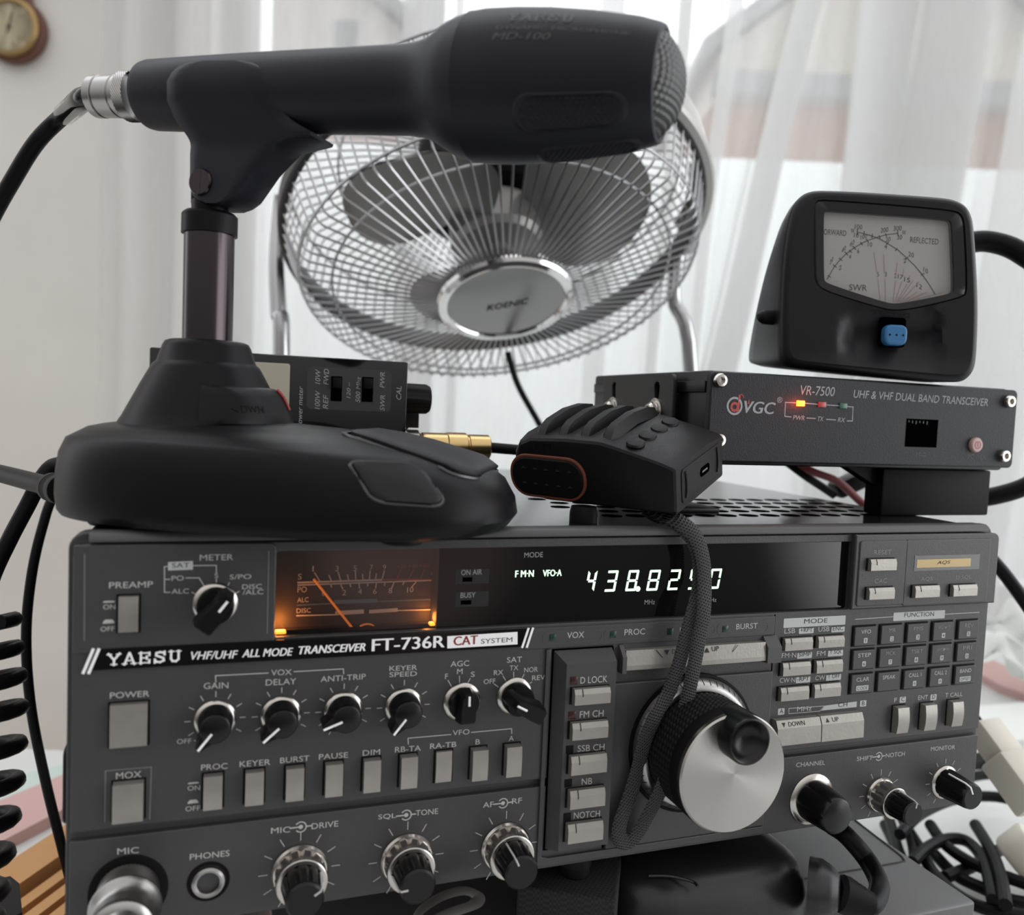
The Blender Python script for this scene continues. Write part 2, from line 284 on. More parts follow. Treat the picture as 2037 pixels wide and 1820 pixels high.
ST_ = (((-125.43, 1069.09, 1008.73), (-125.58, 989.91, -219.3)), ((-110.77, 1037.39, 991.9), (-106.04, 958.16, -210.51)), ((-93.95, 1020.47, 985.37), (-89.27, 941.93, -206.46)), ((-78.92, 1032.98, 997.71), (-74.17, 953.33, -211.05)), ((-68.35, 1053.7, 1014.22), (-61.85, 971.94, -217.75)), ((-51.29, 1056.65, 1020.82), (-46.41, 974.9, -219.69)), ((-32.54, 1034.62, 1011.46), (-29.38, 954.43, -214.31)), ((-45.42, 1059.04, 1024), (-43.89, 978.19, -220.9)), ((-30.71, 1065.02, 1031.95), (-25.77, 982.3, -223.38)), ((-17.35, 1035.99, 1016.51), (-12.51, 954.81, -215.53)), ((1, 998.58, 996.93), (5.73, 919.35, -205.48)), ((20.7, 980.66, 990.53), (25.38, 902.13, -201.3)), ((39.04, 996.46, 1005.93), (42.17, 917.1, -207.14)), ((55.91, 1012.78, 1021.27), (60.76, 931.45, -212.89)), ((76.03, 1010.22, 1025.09), (80.9, 928.62, -213.3)), ((93.89, 981.85, 1011.32), (98.68, 901.65, -205.91)), ((109.55, 956.46, 998.9), (115.87, 876.95, -199.2)), ((129.21, 947.42, 998.33), (133.91, 868.61, -197.73)), ((148.01, 965.28, 1015.21), (152.81, 884.93, -204.13)), ((168.18, 976.01, 1027.78), (173.04, 894.55, -208.5)), ((189.31, 966.46, 1027.27), (194.16, 885.14, -206.89)), ((203.45, 939.38, 1013.33), (209.86, 858.88, -199.59)), ((217.94, 918.83, 1003.78), (225.89, 838.75, -194.25)), ((239.7, 917.93, 1009.13), (247.69, 837.43, -195.25)), ((255.94, 892.33, 996.74), (252.59, 817, -189.09)), ((291.69, 879.92, 998.35), (283.53, 806.26, -187.7)), ((268.46, 927.89, 1023.55), (263.35, 850.71, -200.48)), ((296.58, 922.56, 1027.73), (288.13, 846.27, -200.68)), ((276.39, 947.31, 1038.48), (271.2, 868.79, -206.72)), ((307.7, 940.87, 1042.81), (299.11, 863.26, -206.78)), ((320.88, 907.48, 1024.45), (315.78, 830.43, -197.46)), ((332.93, 881.12, 1010.41), (327.92, 805.41, -190.32)), ((346.44, 878.65, 1012.48), (341.42, 802.8, -190.37)), ((341.93, 911.25, 1032.69), (336.78, 833.54, -199.81)), ((358.73, 914.29, 1039.27), (353.55, 836.04, -201.69)), ((371.61, 878.78, 1019.44), (363.28, 803.53, -192.02)), ((392.83, 853.67, 1008.73), (384.62, 779.48, -185.79)), ((426.75, 866.28, 1026.3), (415.09, 791.79, -191.67)), ((459.56, 872.63, 1039.44), (444.4, 798.25, -195.63)), ((478.67, 841.61, 1024.26), (460.52, 769.77, -187.65)), ((507.21, 816.18, 1015.34), (482.82, 747.46, -182.03)), ((521.28, 806.86, 1013.06), (490.54, 740.62, -180.36)), ((560.44, 793.26, 1014.82), (516.82, 731.5, -179.18)), ((537.13, 832.39, 1034.18), (505.63, 764.51, -188.91)), ((580.56, 828.4, 1043.43), (535.47, 764.55, -190.87)), ((598.74, 802.14, 1031.12), (547.78, 741.55, -184.38)), ((622.37, 780.63, 1023.44), (557.36, 725.75, -179.99)), ((630.25, 766.81, 1016.5), (554.56, 716.32, -176.82)), ((653.34, 756.57, 1016.09), (568.15, 709.52, -175.55)), ((647.51, 791.85, 1037.69), (569.93, 740.11, -185.36)), ((669.18, 788.76, 1041.58), (581.41, 740.28, -186.16)), ((659.34, 809.92, 1052.8), (580.41, 757.27, -191.48)), ((685.39, 805.3, 1056.89), (596.11, 755.98, -192.09)), ((692.12, 778.58, 1041.16), (597.91, 732.47, -184.76)), ((698.92, 751.83, 1025.43), (596.79, 709.98, -177.56)), ((698.92, 742.97, 1019.59), (594.29, 702.52, -175.03)), ((724.71, 731.79, 1019.3), (604.22, 696.99, -173.93)), ((717.89, 767.42, 1040.86), (610.65, 725.97, -183.53)), ((750.44, 764.98, 1048.16), (625.87, 729, -185.48)), ((772.23, 746.33, 1041.85), (609.27, 724.36, -182.93)), ((802.72, 729.09, 1038.85), (593.17, 723.72, -181.68)), ((820.19, 707.51, 1029.43), (574.42, 715.66, -177.9)), ((815.03, 693.78, 1018.99), (564.32, 704.6, -173.74)), ((849.41, 677.41, 1017.62), (609.14, 684.88, -170.41)), ((841.02, 718.01, 1042.03), (583.58, 729.13, -182.77)), ((875.77, 712.6, 1047.97), (626.86, 720.34, -182.8)), ((860.46, 740.09, 1061.85), (597.18, 751.45, -190.73)), ((899.95, 733.03, 1068.01), (645.43, 740.94, -190.53)), ((887.53, 715.17, 1052.87), (700.25, 701.1, -181.47)), ((875.39, 695, 1036.28), (756.65, 658.63, -171.68)), ((855.18, 668.76, 1013.51), (750.65, 629.51, -162.06)), ((899.61, 646.68, 1011.13), (762.61, 619.12, -159.54)), ((952.74, 634.89, 1017.9), (781.78, 618.7, -160.66)), ((927.63, 676.86, 1038.64), (786.15, 648.39, -170.35)), ((888.05, 699.47, 1042.69), (778.29, 659.44, -173.34)), ((946.08, 694.84, 1055.5), (801.86, 665.82, -176.9)), ((990.81, 677.09, 1056.06), (813.78, 659.6, -175.7)), ((963.62, 708.7, 1069.41), (813.79, 680.4, -182.3)), ((915.86, 727.5, 1068.72), (802.84, 686.29, -183.45)), ((980.43, 722.82, 1083.29), (828.31, 694.08, -187.58)), ((1016.69, 694.71, 1074.72), (832.61, 678.03, -182.77)), ((948.18, 629.82, 1013.32), (776.58, 614.27, -158.91)), ((975.7, 602.53, 1002.89), (820.54, 582.36, -151.66)), ((1028.1, 595.42, 1012.54), (879.34, 572.35, -152.31)), ((1015.26, 639.78, 1038.21), (853.52, 618.76, -165.34)), ((987.09, 660.65, 1044.23), (805.98, 645.67, -170.78)), ((1038.29, 658.39, 1056.74), (871.46, 637.5, -172.45)), ((1079.48, 644.09, 1058.59), (922.55, 619.76, -170.15)), ((1056.87, 674.11, 1072.15), (887.15, 652.85, -178.34)), ((1019.58, 689.27, 1071.93), (832.76, 673.82, -181.44)), ((1074.69, 690.09, 1087.53), (905.49, 667.29, -184.1)), ((1111.83, 666.11, 1081.92), (950.83, 641.14, -178.77)), ((1103.2, 640.29, 1062.58), (939.11, 618.17, -170.72)), ((1093.29, 610.47, 1040.26), (897.96, 601.25, -162.68)), ((1081.95, 583.37, 1019.34), (893.04, 573.83, -153.67)), ((1114.29, 561.06, 1013.51), (934.89, 548.9, -148.49)), ((1172.72, 554.07, 1024.88), (1007.11, 536.31, -149.2)), ((1155.55, 593.29, 1045.98), (969.24, 580.66, -160.79)), ((1126.25, 612.33, 1050.49), (930.47, 602.44, -165.18)), ((1185.75, 609.41, 1064.83), (995.49, 596.51, -167.53)), ((1242.93, 598.43, 1073.24), (1068, 579.66, -166.9)), ((1257.32, 566.82, 1056.39), (1085.99, 548.45, -158.18)), ((1296.16, 540.04, 1049.39), (1126.64, 521.85, -152.39)), ((1389.41, 547.57, 1079.83), (1214.48, 528.8, -160.31)), ((1428.66, 500.68, 1059.73), (1274.46, 476.77, -147.72)), ((1557.13, 491.55, 1088.84), (1415.25, 461.17, -151.93)), ((1598.61, 441.68, 1067.38), (1493.06, 400.87, -137.88)), ((1732.48, 424.02, 1092.36), (1657.68, 370.76, -139.04)))
def cr(pts, k):
    out = []; n = len(pts)
    for i in range(n-1):
        a, b_, c, d = pts[max(i-1, 0)], pts[i], pts[i+1], pts[min(i+2, n-1)]
        for j in range(k):
            t = j/k; out.append(.5*(2*b_+(c-a)*t+(2*a-5*b_+4*c-d)*t*t+(3*b_-a-3*c+d)*t**3))
    return out+[pts[-1]]
up_ = cr([Vector(q[0]) for q in ST_], 4); lo_ = cr([Vector(q[1]) for q in ST_], 4)
b = MB(); nn = len(up_); NV = 14
b.add([up_[i].lerp(lo_[i], j/NV)+RX*(2.5*sin(j*.9+i*.05)) for j in range(NV+1) for i in range(nn)], [(j*nn+i, j*nn+i+1, (j+1)*nn+i+1, (j+1)*nn+i) for j in range(NV) for i in range(nn-1)])
tag(b.build('curtain', 'sheer', None, angle=180), 'white sheer curtain hanging in folds across the whole window', 'curtain')
# outside: translucent balcony screen, two gabled houses
def frosted():
    m = mat('frosted', (.9, .9, .9), .8); nt = m.node_tree; N = nt.nodes; N.clear(); o = N.new('ShaderNodeOutputMaterial'); d = N.new('ShaderNodeBsdfDiffuse'); t = N.new('ShaderNodeBsdfTranslucent'); x = N.new('ShaderNodeMixShader'); x.inputs[0].default_value = .8
    d.inputs[0].default_value = (.8, .82, .82, 1); t.inputs[0].default_value = (.72, .74, .74, 1); nt.links.new(d.outputs[0], x.inputs[1]); nt.links.new(t.outputs[0], x.inputs[2]); nt.links.new(x.outputs[0], o.inputs[0])
frosted()
zt = 851.37; b = MB(); rbox(b, -2400, 3600, 2240, 2252, -900, zt); tag(b.build('balcony_screen', 'frosted', None, flat=True), 'white translucent balcony screen outside the window, behind the curtain', 'balcony screen')
mat('render_cream', (0.88, 0.84, 0.74), .9); mat('brick', (0.50, 0.27, 0.20), .9, var=.25, scale=8); mat('fascia', (.42, .43, .46), .7); mat('house_glass', (.10, .12, .14), .2); mat('house_white', (.80, .75, .73), .9)
def house(name, label, D, depth, a0, a1, ze, ap, zp, zb, m_up, m_low):
    H = thing(name, label, 'house', rm((a0+a1)/2, D, -2500))
    b = MB(); rbox(b, a0, a1, D, D+depth, -2500, zb); b.build('lower_wall', m_low, H, flat=True)
    b = MB(); rbox(b, a0, a1, D, D+depth, zb+1, ze); v = [rm(a0, D, ze), rm(a1, D, ze), rm(ap, D, zp), rm(a0, D+depth, ze), rm(a1, D+depth, ze), rm(ap, D+depth, zp)]; b.add(v, [(0, 1, 2), (5, 4, 3)]); b.build('gable_wall', m_up, H, flat=True)
    b = MB(); t = 150; v = []
    for (aa, sg) in ((a0, -1), (a1, 1)):
        q = [rm(aa+sg*200, D-250, ze-80), rm(ap, D-250, zp+40), rm(ap, D-250, zp+40+t), rm(aa+sg*200, D-250, ze-80+t)]; b.add(q+[p+RY*(depth+500) for p in q], [(0, 1, 2, 3), (4, 7, 6, 5), (0, 4, 5, 1), (1, 5, 6, 2), (2, 6, 7, 3), (3, 7, 4, 0)])
    b.build('roof', 'fascia', H, flat=True); return H
D = 9000
HR = house('brick_house', 'house with cream gable above red brick, seen through the right of the curtain', D, 5000, 2010.15, 6019.69, 3968.04, 3884.86, 5477.99, 3503.6, 'render_cream', 'brick')
b = MB(); rbox(b, 1957.05, 6125.91, D-120, D+20, 3529.55, 3778.22); b.build('fascia_board', 'fascia', HR, flat=True)
HL_ = house('pale_house', 'pale gabled house outside, faint behind the curtain above the microphone handle', D+500, 5000, -3521.9, -1398.61, 4298.64, -2485.44, 5171.19, 3346.08, 'house_white', 'brick')
b = MB(); rbox(b, -2137.78, -1892.02, D+470, D+520, 4082.2, 4370.19); b.build('house_window', 'house_glass', HL_, flat=True)
b = MB(); rbox(b, -9000, 12000, 2300, 16000, -2600, -2500); mat('paving', (.35, .36, .33), .9); struct(b.build('ground', 'paving', None, flat=True))
# ================================================================ the big base transceiver
R0 = thing('radio_transceiver', 'large dark grey base transceiver with tuning dial and lit frequency display, filling the lower half', 'transceiver', (185, 143, -9))
def rp(name, mats, mb, parent=None, **k): return mb.build(name, mats, parent or R0, **k)
WIN = [(60.51, 121.19), (289.99, 120.37), (291.04, 92.42), (60.63, 92.81)]
WX0 = 60.51; WX1 = 290.81; WZ1 = 120.99; WZ0 = 92.64
# case, lids and feet
b = MB(); b.box(1.5, 368.5, 14, 286, 0.5, 124.5, 3); rp('case', 'case', b)
b = MB(); b.plate([rrect(4, 366, -286, -6.5, 3)], -126, -124, .5)
b.v = [Vector((v.x, -v.z, -v.y)) for v in b.v]; b.f = [tuple(reversed(f)) for f in b.f]; cover = rp('top_cover', 'top_gloss', b)
b = MB()
for i in range(15):
    for j in range(5):
        x = 190+i*11.5+(j % 2)*5.7; y = 44+j*15
        if x < 358: b.plate([[(x+4.6*cos(t*pi/8), -(y+4.2*sin(t*pi/8))) for t in range(16)]], -126.12, -126.02)
b.v = [Vector((v.x, -v.z, -v.y)) for v in b.v]; b.f = [tuple(reversed(f)) for f in b.f]; rp('vent_slots', 'void', b, cover)
for x, y in ((40, 30), (176, 9), (330, 30), (40, 262), (330, 262)):
    b = MB(); b.at((x, y, 0.8), (0, 0, -1)); b.lathe([(6.2, 0), (6.2, 5.5), (5.6, 6), (5.6, 9), (5, 9.8), (0, 9.8)], 28); rp('foot', 'rubber', b)
b = MB(); b.plate([rrect(-122, -12, 88, 118, 3)], 0, 3, 1.2); b.v = [Vector((-v.y+1.6, -v.x, v.z)) for v in b.v]; rp('side_handle', 'rubber', b)
b = MB(); b.plate([rrect(-60, -8, 33, 58, 3)], 0, 3.4, 1.2); b.v = [Vector((-v.y+1.4, -v.x, v.z)) for v in b.v]; rp('side_foot', 'rubber', b)
# front panel: backing, rim, upper plate with the display opening, lower strip
b = MB(); b.plate([rrect(0, 370, 0, 127.4, 5, corners=(.6, .6, 1, 1)), rrect(WX0, WX1, WZ0, WZ1, .8)], 2.2, 9, .6)
rp('panel_frame', 'panel', b)
b = MB(); n_ = [(-1.2, 124.9), (-1.3, 125.6), (-.6, 127.0), (.6, 127.7), (4, 127.8), (4, 124.9)]; b.add([(x, y, z) for x in (6.0, 364.0) for y, z in n_], [(i, i+6, (i+1) % 6+6, (i+1) % 6) for i in range(6)]+[tuple(range(6)), tuple(range(11, 5, -1))]); rp('top_rim', 'panel_light', b)  # lighter panel colour stands in for light caught by the bevel
CB0 = 158.29; CB1 = 185.27; TZ0 = 3.0
b = MB(); b.plate([rrect(1.6, 368.4, 34.8, 124.1, 4, corners=(.1, .1, 1, 1)), rrect(WX0, WX1, WZ0, WZ1, .8)], 0, 4, .35)
b.plate([rrect(1.4, 368.6, 0.4, 31.9, .8)], 0, 4, .35)
rp('front_panel', 'panel', b)
# raised sub panels
b = MB()
b.plate([rrect(*(1.9, 60.41, 90.89, 123.92), 2.2, corners=(.3, .3, 1, .3))], -.8, .5, .4); rp('raised_panel', 'panel', b); b = MB()
RBX = 290.41
b.plate([rrect(RBX, 369.2, 92.86, 124.2, 3, corners=(.1, .1, 1, .1))], -2.4, .5, .5)
b.plate([rrect(*(292.37, 317.49, 94.3, 121.69), 1.2)], -2.9, -2, .4); b.plate([rrect(*(316.46, 363.88, 93.6, 121.95), 1.2)], -2.9, -2, .4); rp('raised_panel', 'panel', b); b = MB()
b.plate([rrect(147.08, 254.47, 83.77, 91.49, .6)], -.6, .5, .25)
rp('raised_panel', 'panel', b)
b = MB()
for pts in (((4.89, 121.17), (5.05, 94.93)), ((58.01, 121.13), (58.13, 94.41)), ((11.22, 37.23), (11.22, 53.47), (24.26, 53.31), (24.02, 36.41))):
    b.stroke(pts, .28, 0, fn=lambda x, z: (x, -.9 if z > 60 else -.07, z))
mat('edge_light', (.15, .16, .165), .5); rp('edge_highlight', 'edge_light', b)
# column of lock / channel switches with chamfered block, tuning plate
b = MB(); BX0, BX1 = 162.29, 182.35; BZ0, BZ1 = 9.12, 78.91
ZB0, ZB1 = BZ0-1.2, 82.81; XB0 = BX0-3.4
b.add([(XB0, 0, ZB0), (BX1, 0, ZB0), (BX1, 0, ZB1), (XB0, 0, ZB1), (BX0, -5, BZ0), (BX1, -5, BZ0), (BX1, -5, BZ1), (BX0, -5, BZ1)],
      [(0, 1, 5, 4), (1, 2, 6, 5), (2, 3, 7, 6), (3, 0, 4, 7), (4, 5, 6, 7)]); rp('switch_block', 'panel', b, flat=True)
TX0, TX1 = BX1+.8, 254.24; TZ1 = 69.16; TZ0 = 5.07
b = MB(); b.plate([rrect(TX0, TX1, TZ0, TZ1, .6)], -1.6, .5, .5, 1); rp('tuning_plate', 'panel', b)
b = MB(); b.plate([[(BX0-6.5, TZ0-3.4), (TX1, TZ0-3.4), (TX1, TZ0-.4), (BX0-2.2, TZ0-.4), (BX0-4.8, TZ0+.4), (BX0-4.8, ZB1+.6), (BX0-6.5, ZB1+.6)]], -1.0, .5, .3)
rp('lower_lip', 'panel', b)
for q in ((CB0, BX1+.5, -.2, .1, ZB0-.5, ZB1+.5), (BX1+.1, BX1+.7, -.4, 1, TZ0, ZB1), (TX1+.1, TX1+.6, -.1, 1, 35, 91.89)):
    b = MB(); b.box(*q); rp('seam', 'void', b)
# UP / DOWN tuning bar between two posts
b = MB(); UX0, UX1 = 187.32, 249.1; UZ0, UZ1 = 74.04, 81.66
b.add([(UX0, 0, UZ0), (UX1, 0, UZ0), (UX1, -3.2, UZ0+.3), (UX0, -3.2, UZ0+.3), (UX0, -3.2, UZ0+2), (UX1, -3.2, UZ0+2), (UX0, -2.4, UZ1), (UX1, -2.4, UZ1), (UX0, 0, UZ1), (UX1, 0, UZ1)],
      [(0, 1, 2, 3), (3, 2, 5, 4), (4, 5, 7, 6), (6, 7, 9, 8), (0, 3, 4, 6, 8), (1, 9, 7, 5, 2)]); bar = rp('tuning_bar', 'cap', b, flat=True)
b = MB(); b.stroke(((199.66, 81.39), (202.42, 78.45)), .3, fn=lambda x, z: (x, -3.0, z)); b.stroke(((235.73, 81.32), (233.6, 78.87)), .3, fn=lambda x, z: (x, -3.0, z))
tri = lambda c, r, up: [(c[0]-r, c[1]-r*.8*up), (c[0]+r, c[1]-r*.8*up), (c[0], c[1]+r*.9*up)] if up > 0 else [(c[0]+r, c[1]-r*.8*up), (c[0]-r, c[1]-r*.8*up), (c[0], c[1]+r*.9*up)]
bf = lambda x, z: (x, -2.62-.8*max(0, (UZ1-z)/(UZ1-UZ0-2)), z)
rp('bar_mark', 'print_black', b, bar, flat=True); b = MB(); b.poly(tri((204.36, 80.18), 1.1, -1), fn=bf)
b.label('DOWN', (206.57, 79.55), (214.41, 79.53), 1.7, fn=bf); rp('lettering', 'print_black', b, bar, flat=True); b = MB(); b.poly(tri((222.02, 79.99), 1.1, 1), fn=bf); b.label('UP', (224.18, 79.47), (227.41, 79.51), 1.8, fn=bf); rp('lettering', 'print_black', b, bar, flat=True)
for x0, x1 in ((185.31, UX0-.3), (UX1+.3, 255.88)):
    b = MB(); b.add([(x0, 0, UZ0-1), (x1, 0, UZ0-1), (x1, 0, UZ1+2), (x0, 0, UZ1+2), (x0, -4, UZ0-.6), (x1, -4, UZ0-.6), (x1, -4, UZ1-2), (x0, -4, UZ1-2)],
          [(0, 1, 5, 4), (1, 2, 6, 5), (2, 3, 7, 6), (3, 0, 4, 7), (4, 5, 6, 7)])
    rp('bar_post', 'panel_light', b, flat=True)
# ---- display window with meter
b = MB(); MX1 = 115.21; b.box(MX1, WX1, 2.0, 4, WZ0-.3, WZ1+.3); disp = rp('display_window', 'gloss_black', b)
meter = MB(); meter.box(WX0-.2, WX0, 1.2, 12, WZ0, WZ1); meter.box(MX1-.3, MX1, 2.3, 12, WZ0, WZ1); meter.box(WX0, MX1, 2.2, 12, WZ1, WZ1+.5); meter.box(WX0, MX1, 2.2, 12, WZ0-.5, WZ0)
meter.box(WX0, MX1, 11.5, 12.5, WZ0, WZ1); mat('meter_plate', (0.030, 0.022, 0.020), 0.6); mt = rp('signal_meter', 'meter_plate', meter)
def glass():
    m = bpy.data.materials.new('window_glass'); m.use_nodes = True; MATS['window_glass'] = m; nt = m.node_tree; N = nt.nodes; N.clear()
    o = N.new('ShaderNodeOutputMaterial'); x = N.new('ShaderNodeMixShader'); t = N.new('ShaderNodeBsdfTransparent'); g = N.new('ShaderNodeBsdfGlossy'); fr = N.new('ShaderNodeFresnel')
    t.inputs[0].default_value = (.9, .88, .86, 1); g.inputs['Roughness'].default_value = 0.02; fr.inputs[0].default_value = 1.5
    nt.links.new(fr.outputs[0], x.inputs[0]); nt.links.new(t.outputs[0], x.inputs[1]); nt.links.new(g.outputs[0], x.inputs[2]); nt.links.new(x.outputs[0], o.inputs[0])
glass()
b = MB(); b.box(WX0, MX1, 1.9, 2.1, WZ0, WZ1); rp('meter_glass', 'window_glass', b, mt, flat=True)
Y1 = 10.9; MF = lambda x, z: (x, Y1, z)
mat('meter_print', (0.62, 0.56, 0.52), 0.6); mat('meter_red', (0.25, 0.05, 0.05), 0.6); mat('meter_blue', (0.10, 0.18, 0.27), 0.6)
b = MB()
for tx, a, c, h in (('S', (68.37, 109.2), (69.6, 109.21), 2), ('PO', (68.35, 104.75), (71.41, 104.74), 2), ('ALC', (68.35, 101.28), (72.1, 101.33), 1.7), ('DISC', (68.22, 97.63), (72.98, 97.66), 1.6),
    ('1', (73.06, 111.82), (73.56, 111.86), 1.9), ('3', (80.85, 111.72), (81.93, 111.74), 1.9), ('5', (87.03, 111.66), (88.17, 111.68), 1.9), ('7', (92.62, 111.81), (93.77, 111.83), 1.9), ('9', (97.21, 111.79), (98.37, 111.81), 1.9),
    ('0', (76.57, 103.27), (77.5, 103.28), 1.8), ('2', (83.45, 103.26), (84.77, 103.26), 1.9), ('4', (88.9, 103.41), (90.19, 103.41), 1.9), ('6', (94.09, 103.33), (95.3, 103.33), 1.9), ('8', (99.54, 103.38), (100.86, 103.39), 1.9), ('10', (106.19, 103.45), (108.43, 103.52), 1.9), ('dB', (114.74, 109.4), (117.53, 109.43), 1.8)):
    b.label(tx, a, c, h, fn=MF)
for pts, w in ((((68.49, 108.16), (96.94, 108.27)), .6), (((68.51, 107.3), (115.72, 107.58)), .45), (((68.33, 96.76), (82, 96.55)), .4), (((81.98, 97.13), (90.44, 97.26)), 1.5), (((93.57, 97.13), (102.44, 97.35)), 1.3), (((102.45, 97.15), (115.62, 96.91)), .4)):
    b.stroke(pts, w, fn=MF)
for x0, y0, x1, y1 in ((73.9, 111.33, 75.69, 108.42), (78.7, 110.34, 79.54, 108.54), (81.8, 111.36, 82.73, 108.54), (85.03, 110.31, 85.41, 108.71), (87.7, 111.54, 87.93, 108.63), (90.21, 110.41, 90.41, 108.66), (92.77, 111.41, 92.67, 108.64), (95.02, 110.38, 94.84, 108.68), (97.8, 111.43, 97.08, 108.37), (79.25, 107.35, 79.7, 106.28), (82.77, 107.15, 83.52, 105.53), (85.93, 107.24, 86.25, 106.26), (89.12, 107.14, 89.31, 105.58), (92.14, 107.2, 92.07, 106.37), (95.17, 107.25, 94.94, 105.55), (98.19, 107.26, 97.97, 106.28), (101.37, 107.26, 100.69, 105.36), (104.92, 107.2, 104.6, 106.42), (109.29, 107.17, 107.86, 105.48)):
    b.stroke(((x0, y0), (x1, y1)), .4, fn=MF)
rp('scale_print', 'meter_print', b, mt, flat=True)
b = MB(); b.stroke(((97.18, 108.37), (115.71, 107.83)), .5, fn=MF)
for tx, a, c in (('+20', (102.18, 112.16), (105.53, 112.17)), ('+40', (106.28, 112.15), (109.71, 112.22)), ('+60', (110.36, 112.2), (113.72, 112.27))): b.label(tx, a, c, 1.5, fn=MF)
for pts in (((103.58, 111.53), (102.4, 108.51)), ((108.14, 111.52), (106.75, 108.48)), ((112.14, 111.56), (111, 108.46))): b.stroke(pts, .3, fn=MF)
rp('scale_red_print', 'meter_red', b, mt, flat=True)
b = MB(); b.stroke(((68.47, 100.33), (81.41, 100.54)), .4, fn=MF); b.stroke(((81.4, 101.02), (94.99, 100.9)), 1.4, fn=MF); b.stroke(((95, 100.6), (115.48, 100.63)), .4, fn=MF); rp('scale_blue_print', 'meter_blue', b, mt, flat=True)
mat('needle', (0.80, 0.22, 0.03), 0.5, emit=0.35)
n0, n1 = (73.42, 109.62), (87.8, 91)
b = MB(); b.tube([(n0[0], 9, n0[1]), (n1[0], 9, n1[1])], .45, 6, 0); rp('needle', 'needle', b, mt)
b = MB(); hub = (92.01, 88.94); b.at((hub[0], 9.5, hub[1]), (0, -1, 0)); b.lathe([(4.2, 0), (4.2, 1), (4.5, 1), (4.5, 0)], 32, False); rp('needle_hub', 'needle', b, mt)
mat('lamp', (1.0, 0.30, 0.03), 0.4, emit=3)
for x, z, w in ((WX0+2.1, WZ0+.55, 1.8), (MX1-1.2, WZ0+.9, 1.0)):
    b = MB(); b.box(x-w, x+w, 3.2, 6, z-.5, z+.5, .4); rp('meter_lamp', 'lamp', b, mt)
    l = bpy.data.lights.new('meter_lamp_glow', 'POINT'); l.energy = 0.0055*w; l.color = (1.0, .33, .06); l.shadow_soft_size = .002
    lo = bpy.data.objects.new('meter_lamp_glow', l); C.objects.link(lo); lo.location = (x*S, 7*S, (z+1.6)*S)
# ---- fluorescent digits and words on the display
def seg(mb, ch, p0, p1, h, Y=1.9, sl=.16):
    wd = p1[0]-p0[0]-sl*h; t = h*.115; x0 = p0[0]; z0 = p0[1]
    on = {'0': 'abcdef', '2': 'abged', '3': 'abgcd', '4': 'fgbc', '5': 'afgcd', '8': 'abcdefg'}[ch]
    g = t*.22; hw = wd; F = lambda x, z: (x0+x+sl*z, Y, z0+z)
    q = {'a': ((g, h-t), (hw-g, h-t), (hw-g, h), (g, h)), 'd': ((g, 0), (hw-g, 0), (hw-g, t), (g, t)), 'g': ((t*.7, h/2-t/2), (hw-t*.7, h/2-t/2), (hw-t*.7, h/2+t/2), (t*.7, h/2+t/2)),
         'f': ((0, h/2+g), (t, h/2+g+t*.3), (t, h-t-g), (0, h-g)), 'e': ((0, g), (t, t+g), (t, h/2-g-t*.3), (0, h/2-g)), 'b': ((hw-t, h/2+g+t*.3), (hw, h/2+g), (hw, h-g), (hw-t, h-t-g)), 'c': ((hw-t, t+g), (hw, g), (hw, h/2-g), (hw-t, h/2-g-t*.3))}
    for k in on: mb.poly(q[k], fn=F)
b = MB()
for ch, a, c in (('4', (171.06, 103.56), (176.02, 103.5)), ('3', (178.98, 103.29), (184.71, 103.31)), ('8', (187.72, 103.21), (193.44, 103.23)), ('8', (196.63, 103.07), (202.7, 103.03)), ('2', (205.65, 102.99), (211.59, 102.95)), ('5', (214.65, 102.91), (220.64, 102.93)), ('0', (223.82, 102.88), (229.92, 102.9))):
    seg(b, ch, a, c, 7.99)
dp = (193.14, 103.45); b.poly([(dp[0]+1.05*cos(i*pi/6), dp[1]+.5+1.05*sin(i*pi/6)) for i in range(12)], fn=lambda x, z: (x, 1.9, z)); rp('frequency_digits', 'vfd', b, disp, flat=True)
b = MB(); VF = lambda x, z: (x, 1.9, z)
for tx, a, c, h in (('F M·N', (143.49, 109.77), (150.5, 109.83), 2.4), ('VFO·A', (154.15, 109.78), (161.44, 109.78), 2.4)): b.label(tx, a, c, h, fn=VF, bold=.03)
rp('mode_indicator', 'vfd', b, disp, flat=True)
b = MB(); mat('display_dim', (0.26, 0.26, 0.265), 0.5)
for tx, a, c, h in (('MODE', (146.6, 116.83), (153.81, 116.89), 1.9), ('MHz', (196.29, 97.8), (200.75, 97.79), 1.8), ('KHz', (223.66, 97.67), (228.05, 97.73), 1.6), ('ON AIR', (123.28, 111.08), (130.9, 111.12), 1.9), ('BUSY', (123.36, 102.96), (128.84, 102.96), 1.9)): b.label(tx, a, c, h, fn=VF)
rp('display_print', 'display_dim', b, disp, flat=True)
b = MB(); b.mi = 0; mat('display_panel', (0.010, 0.010, 0.011), 0.4)
for q in ((121.34, 133.6, 107.92, 113.09), (121.41, 133.75, 99.7, 105.1)): b.box(q[0], q[1], 1.93, 2.1, q[2], q[3])
b.mi = 1
for q in ((123.82, 127.43, 108.7, 110.28), (123.54, 127.41, 100.54, 102.07)): b.box(q[0], q[1], 1.9, 2.0, q[2], q[3])
rp('indicator_lamps', ('display_panel', 'void'), b, disp, flat=True)
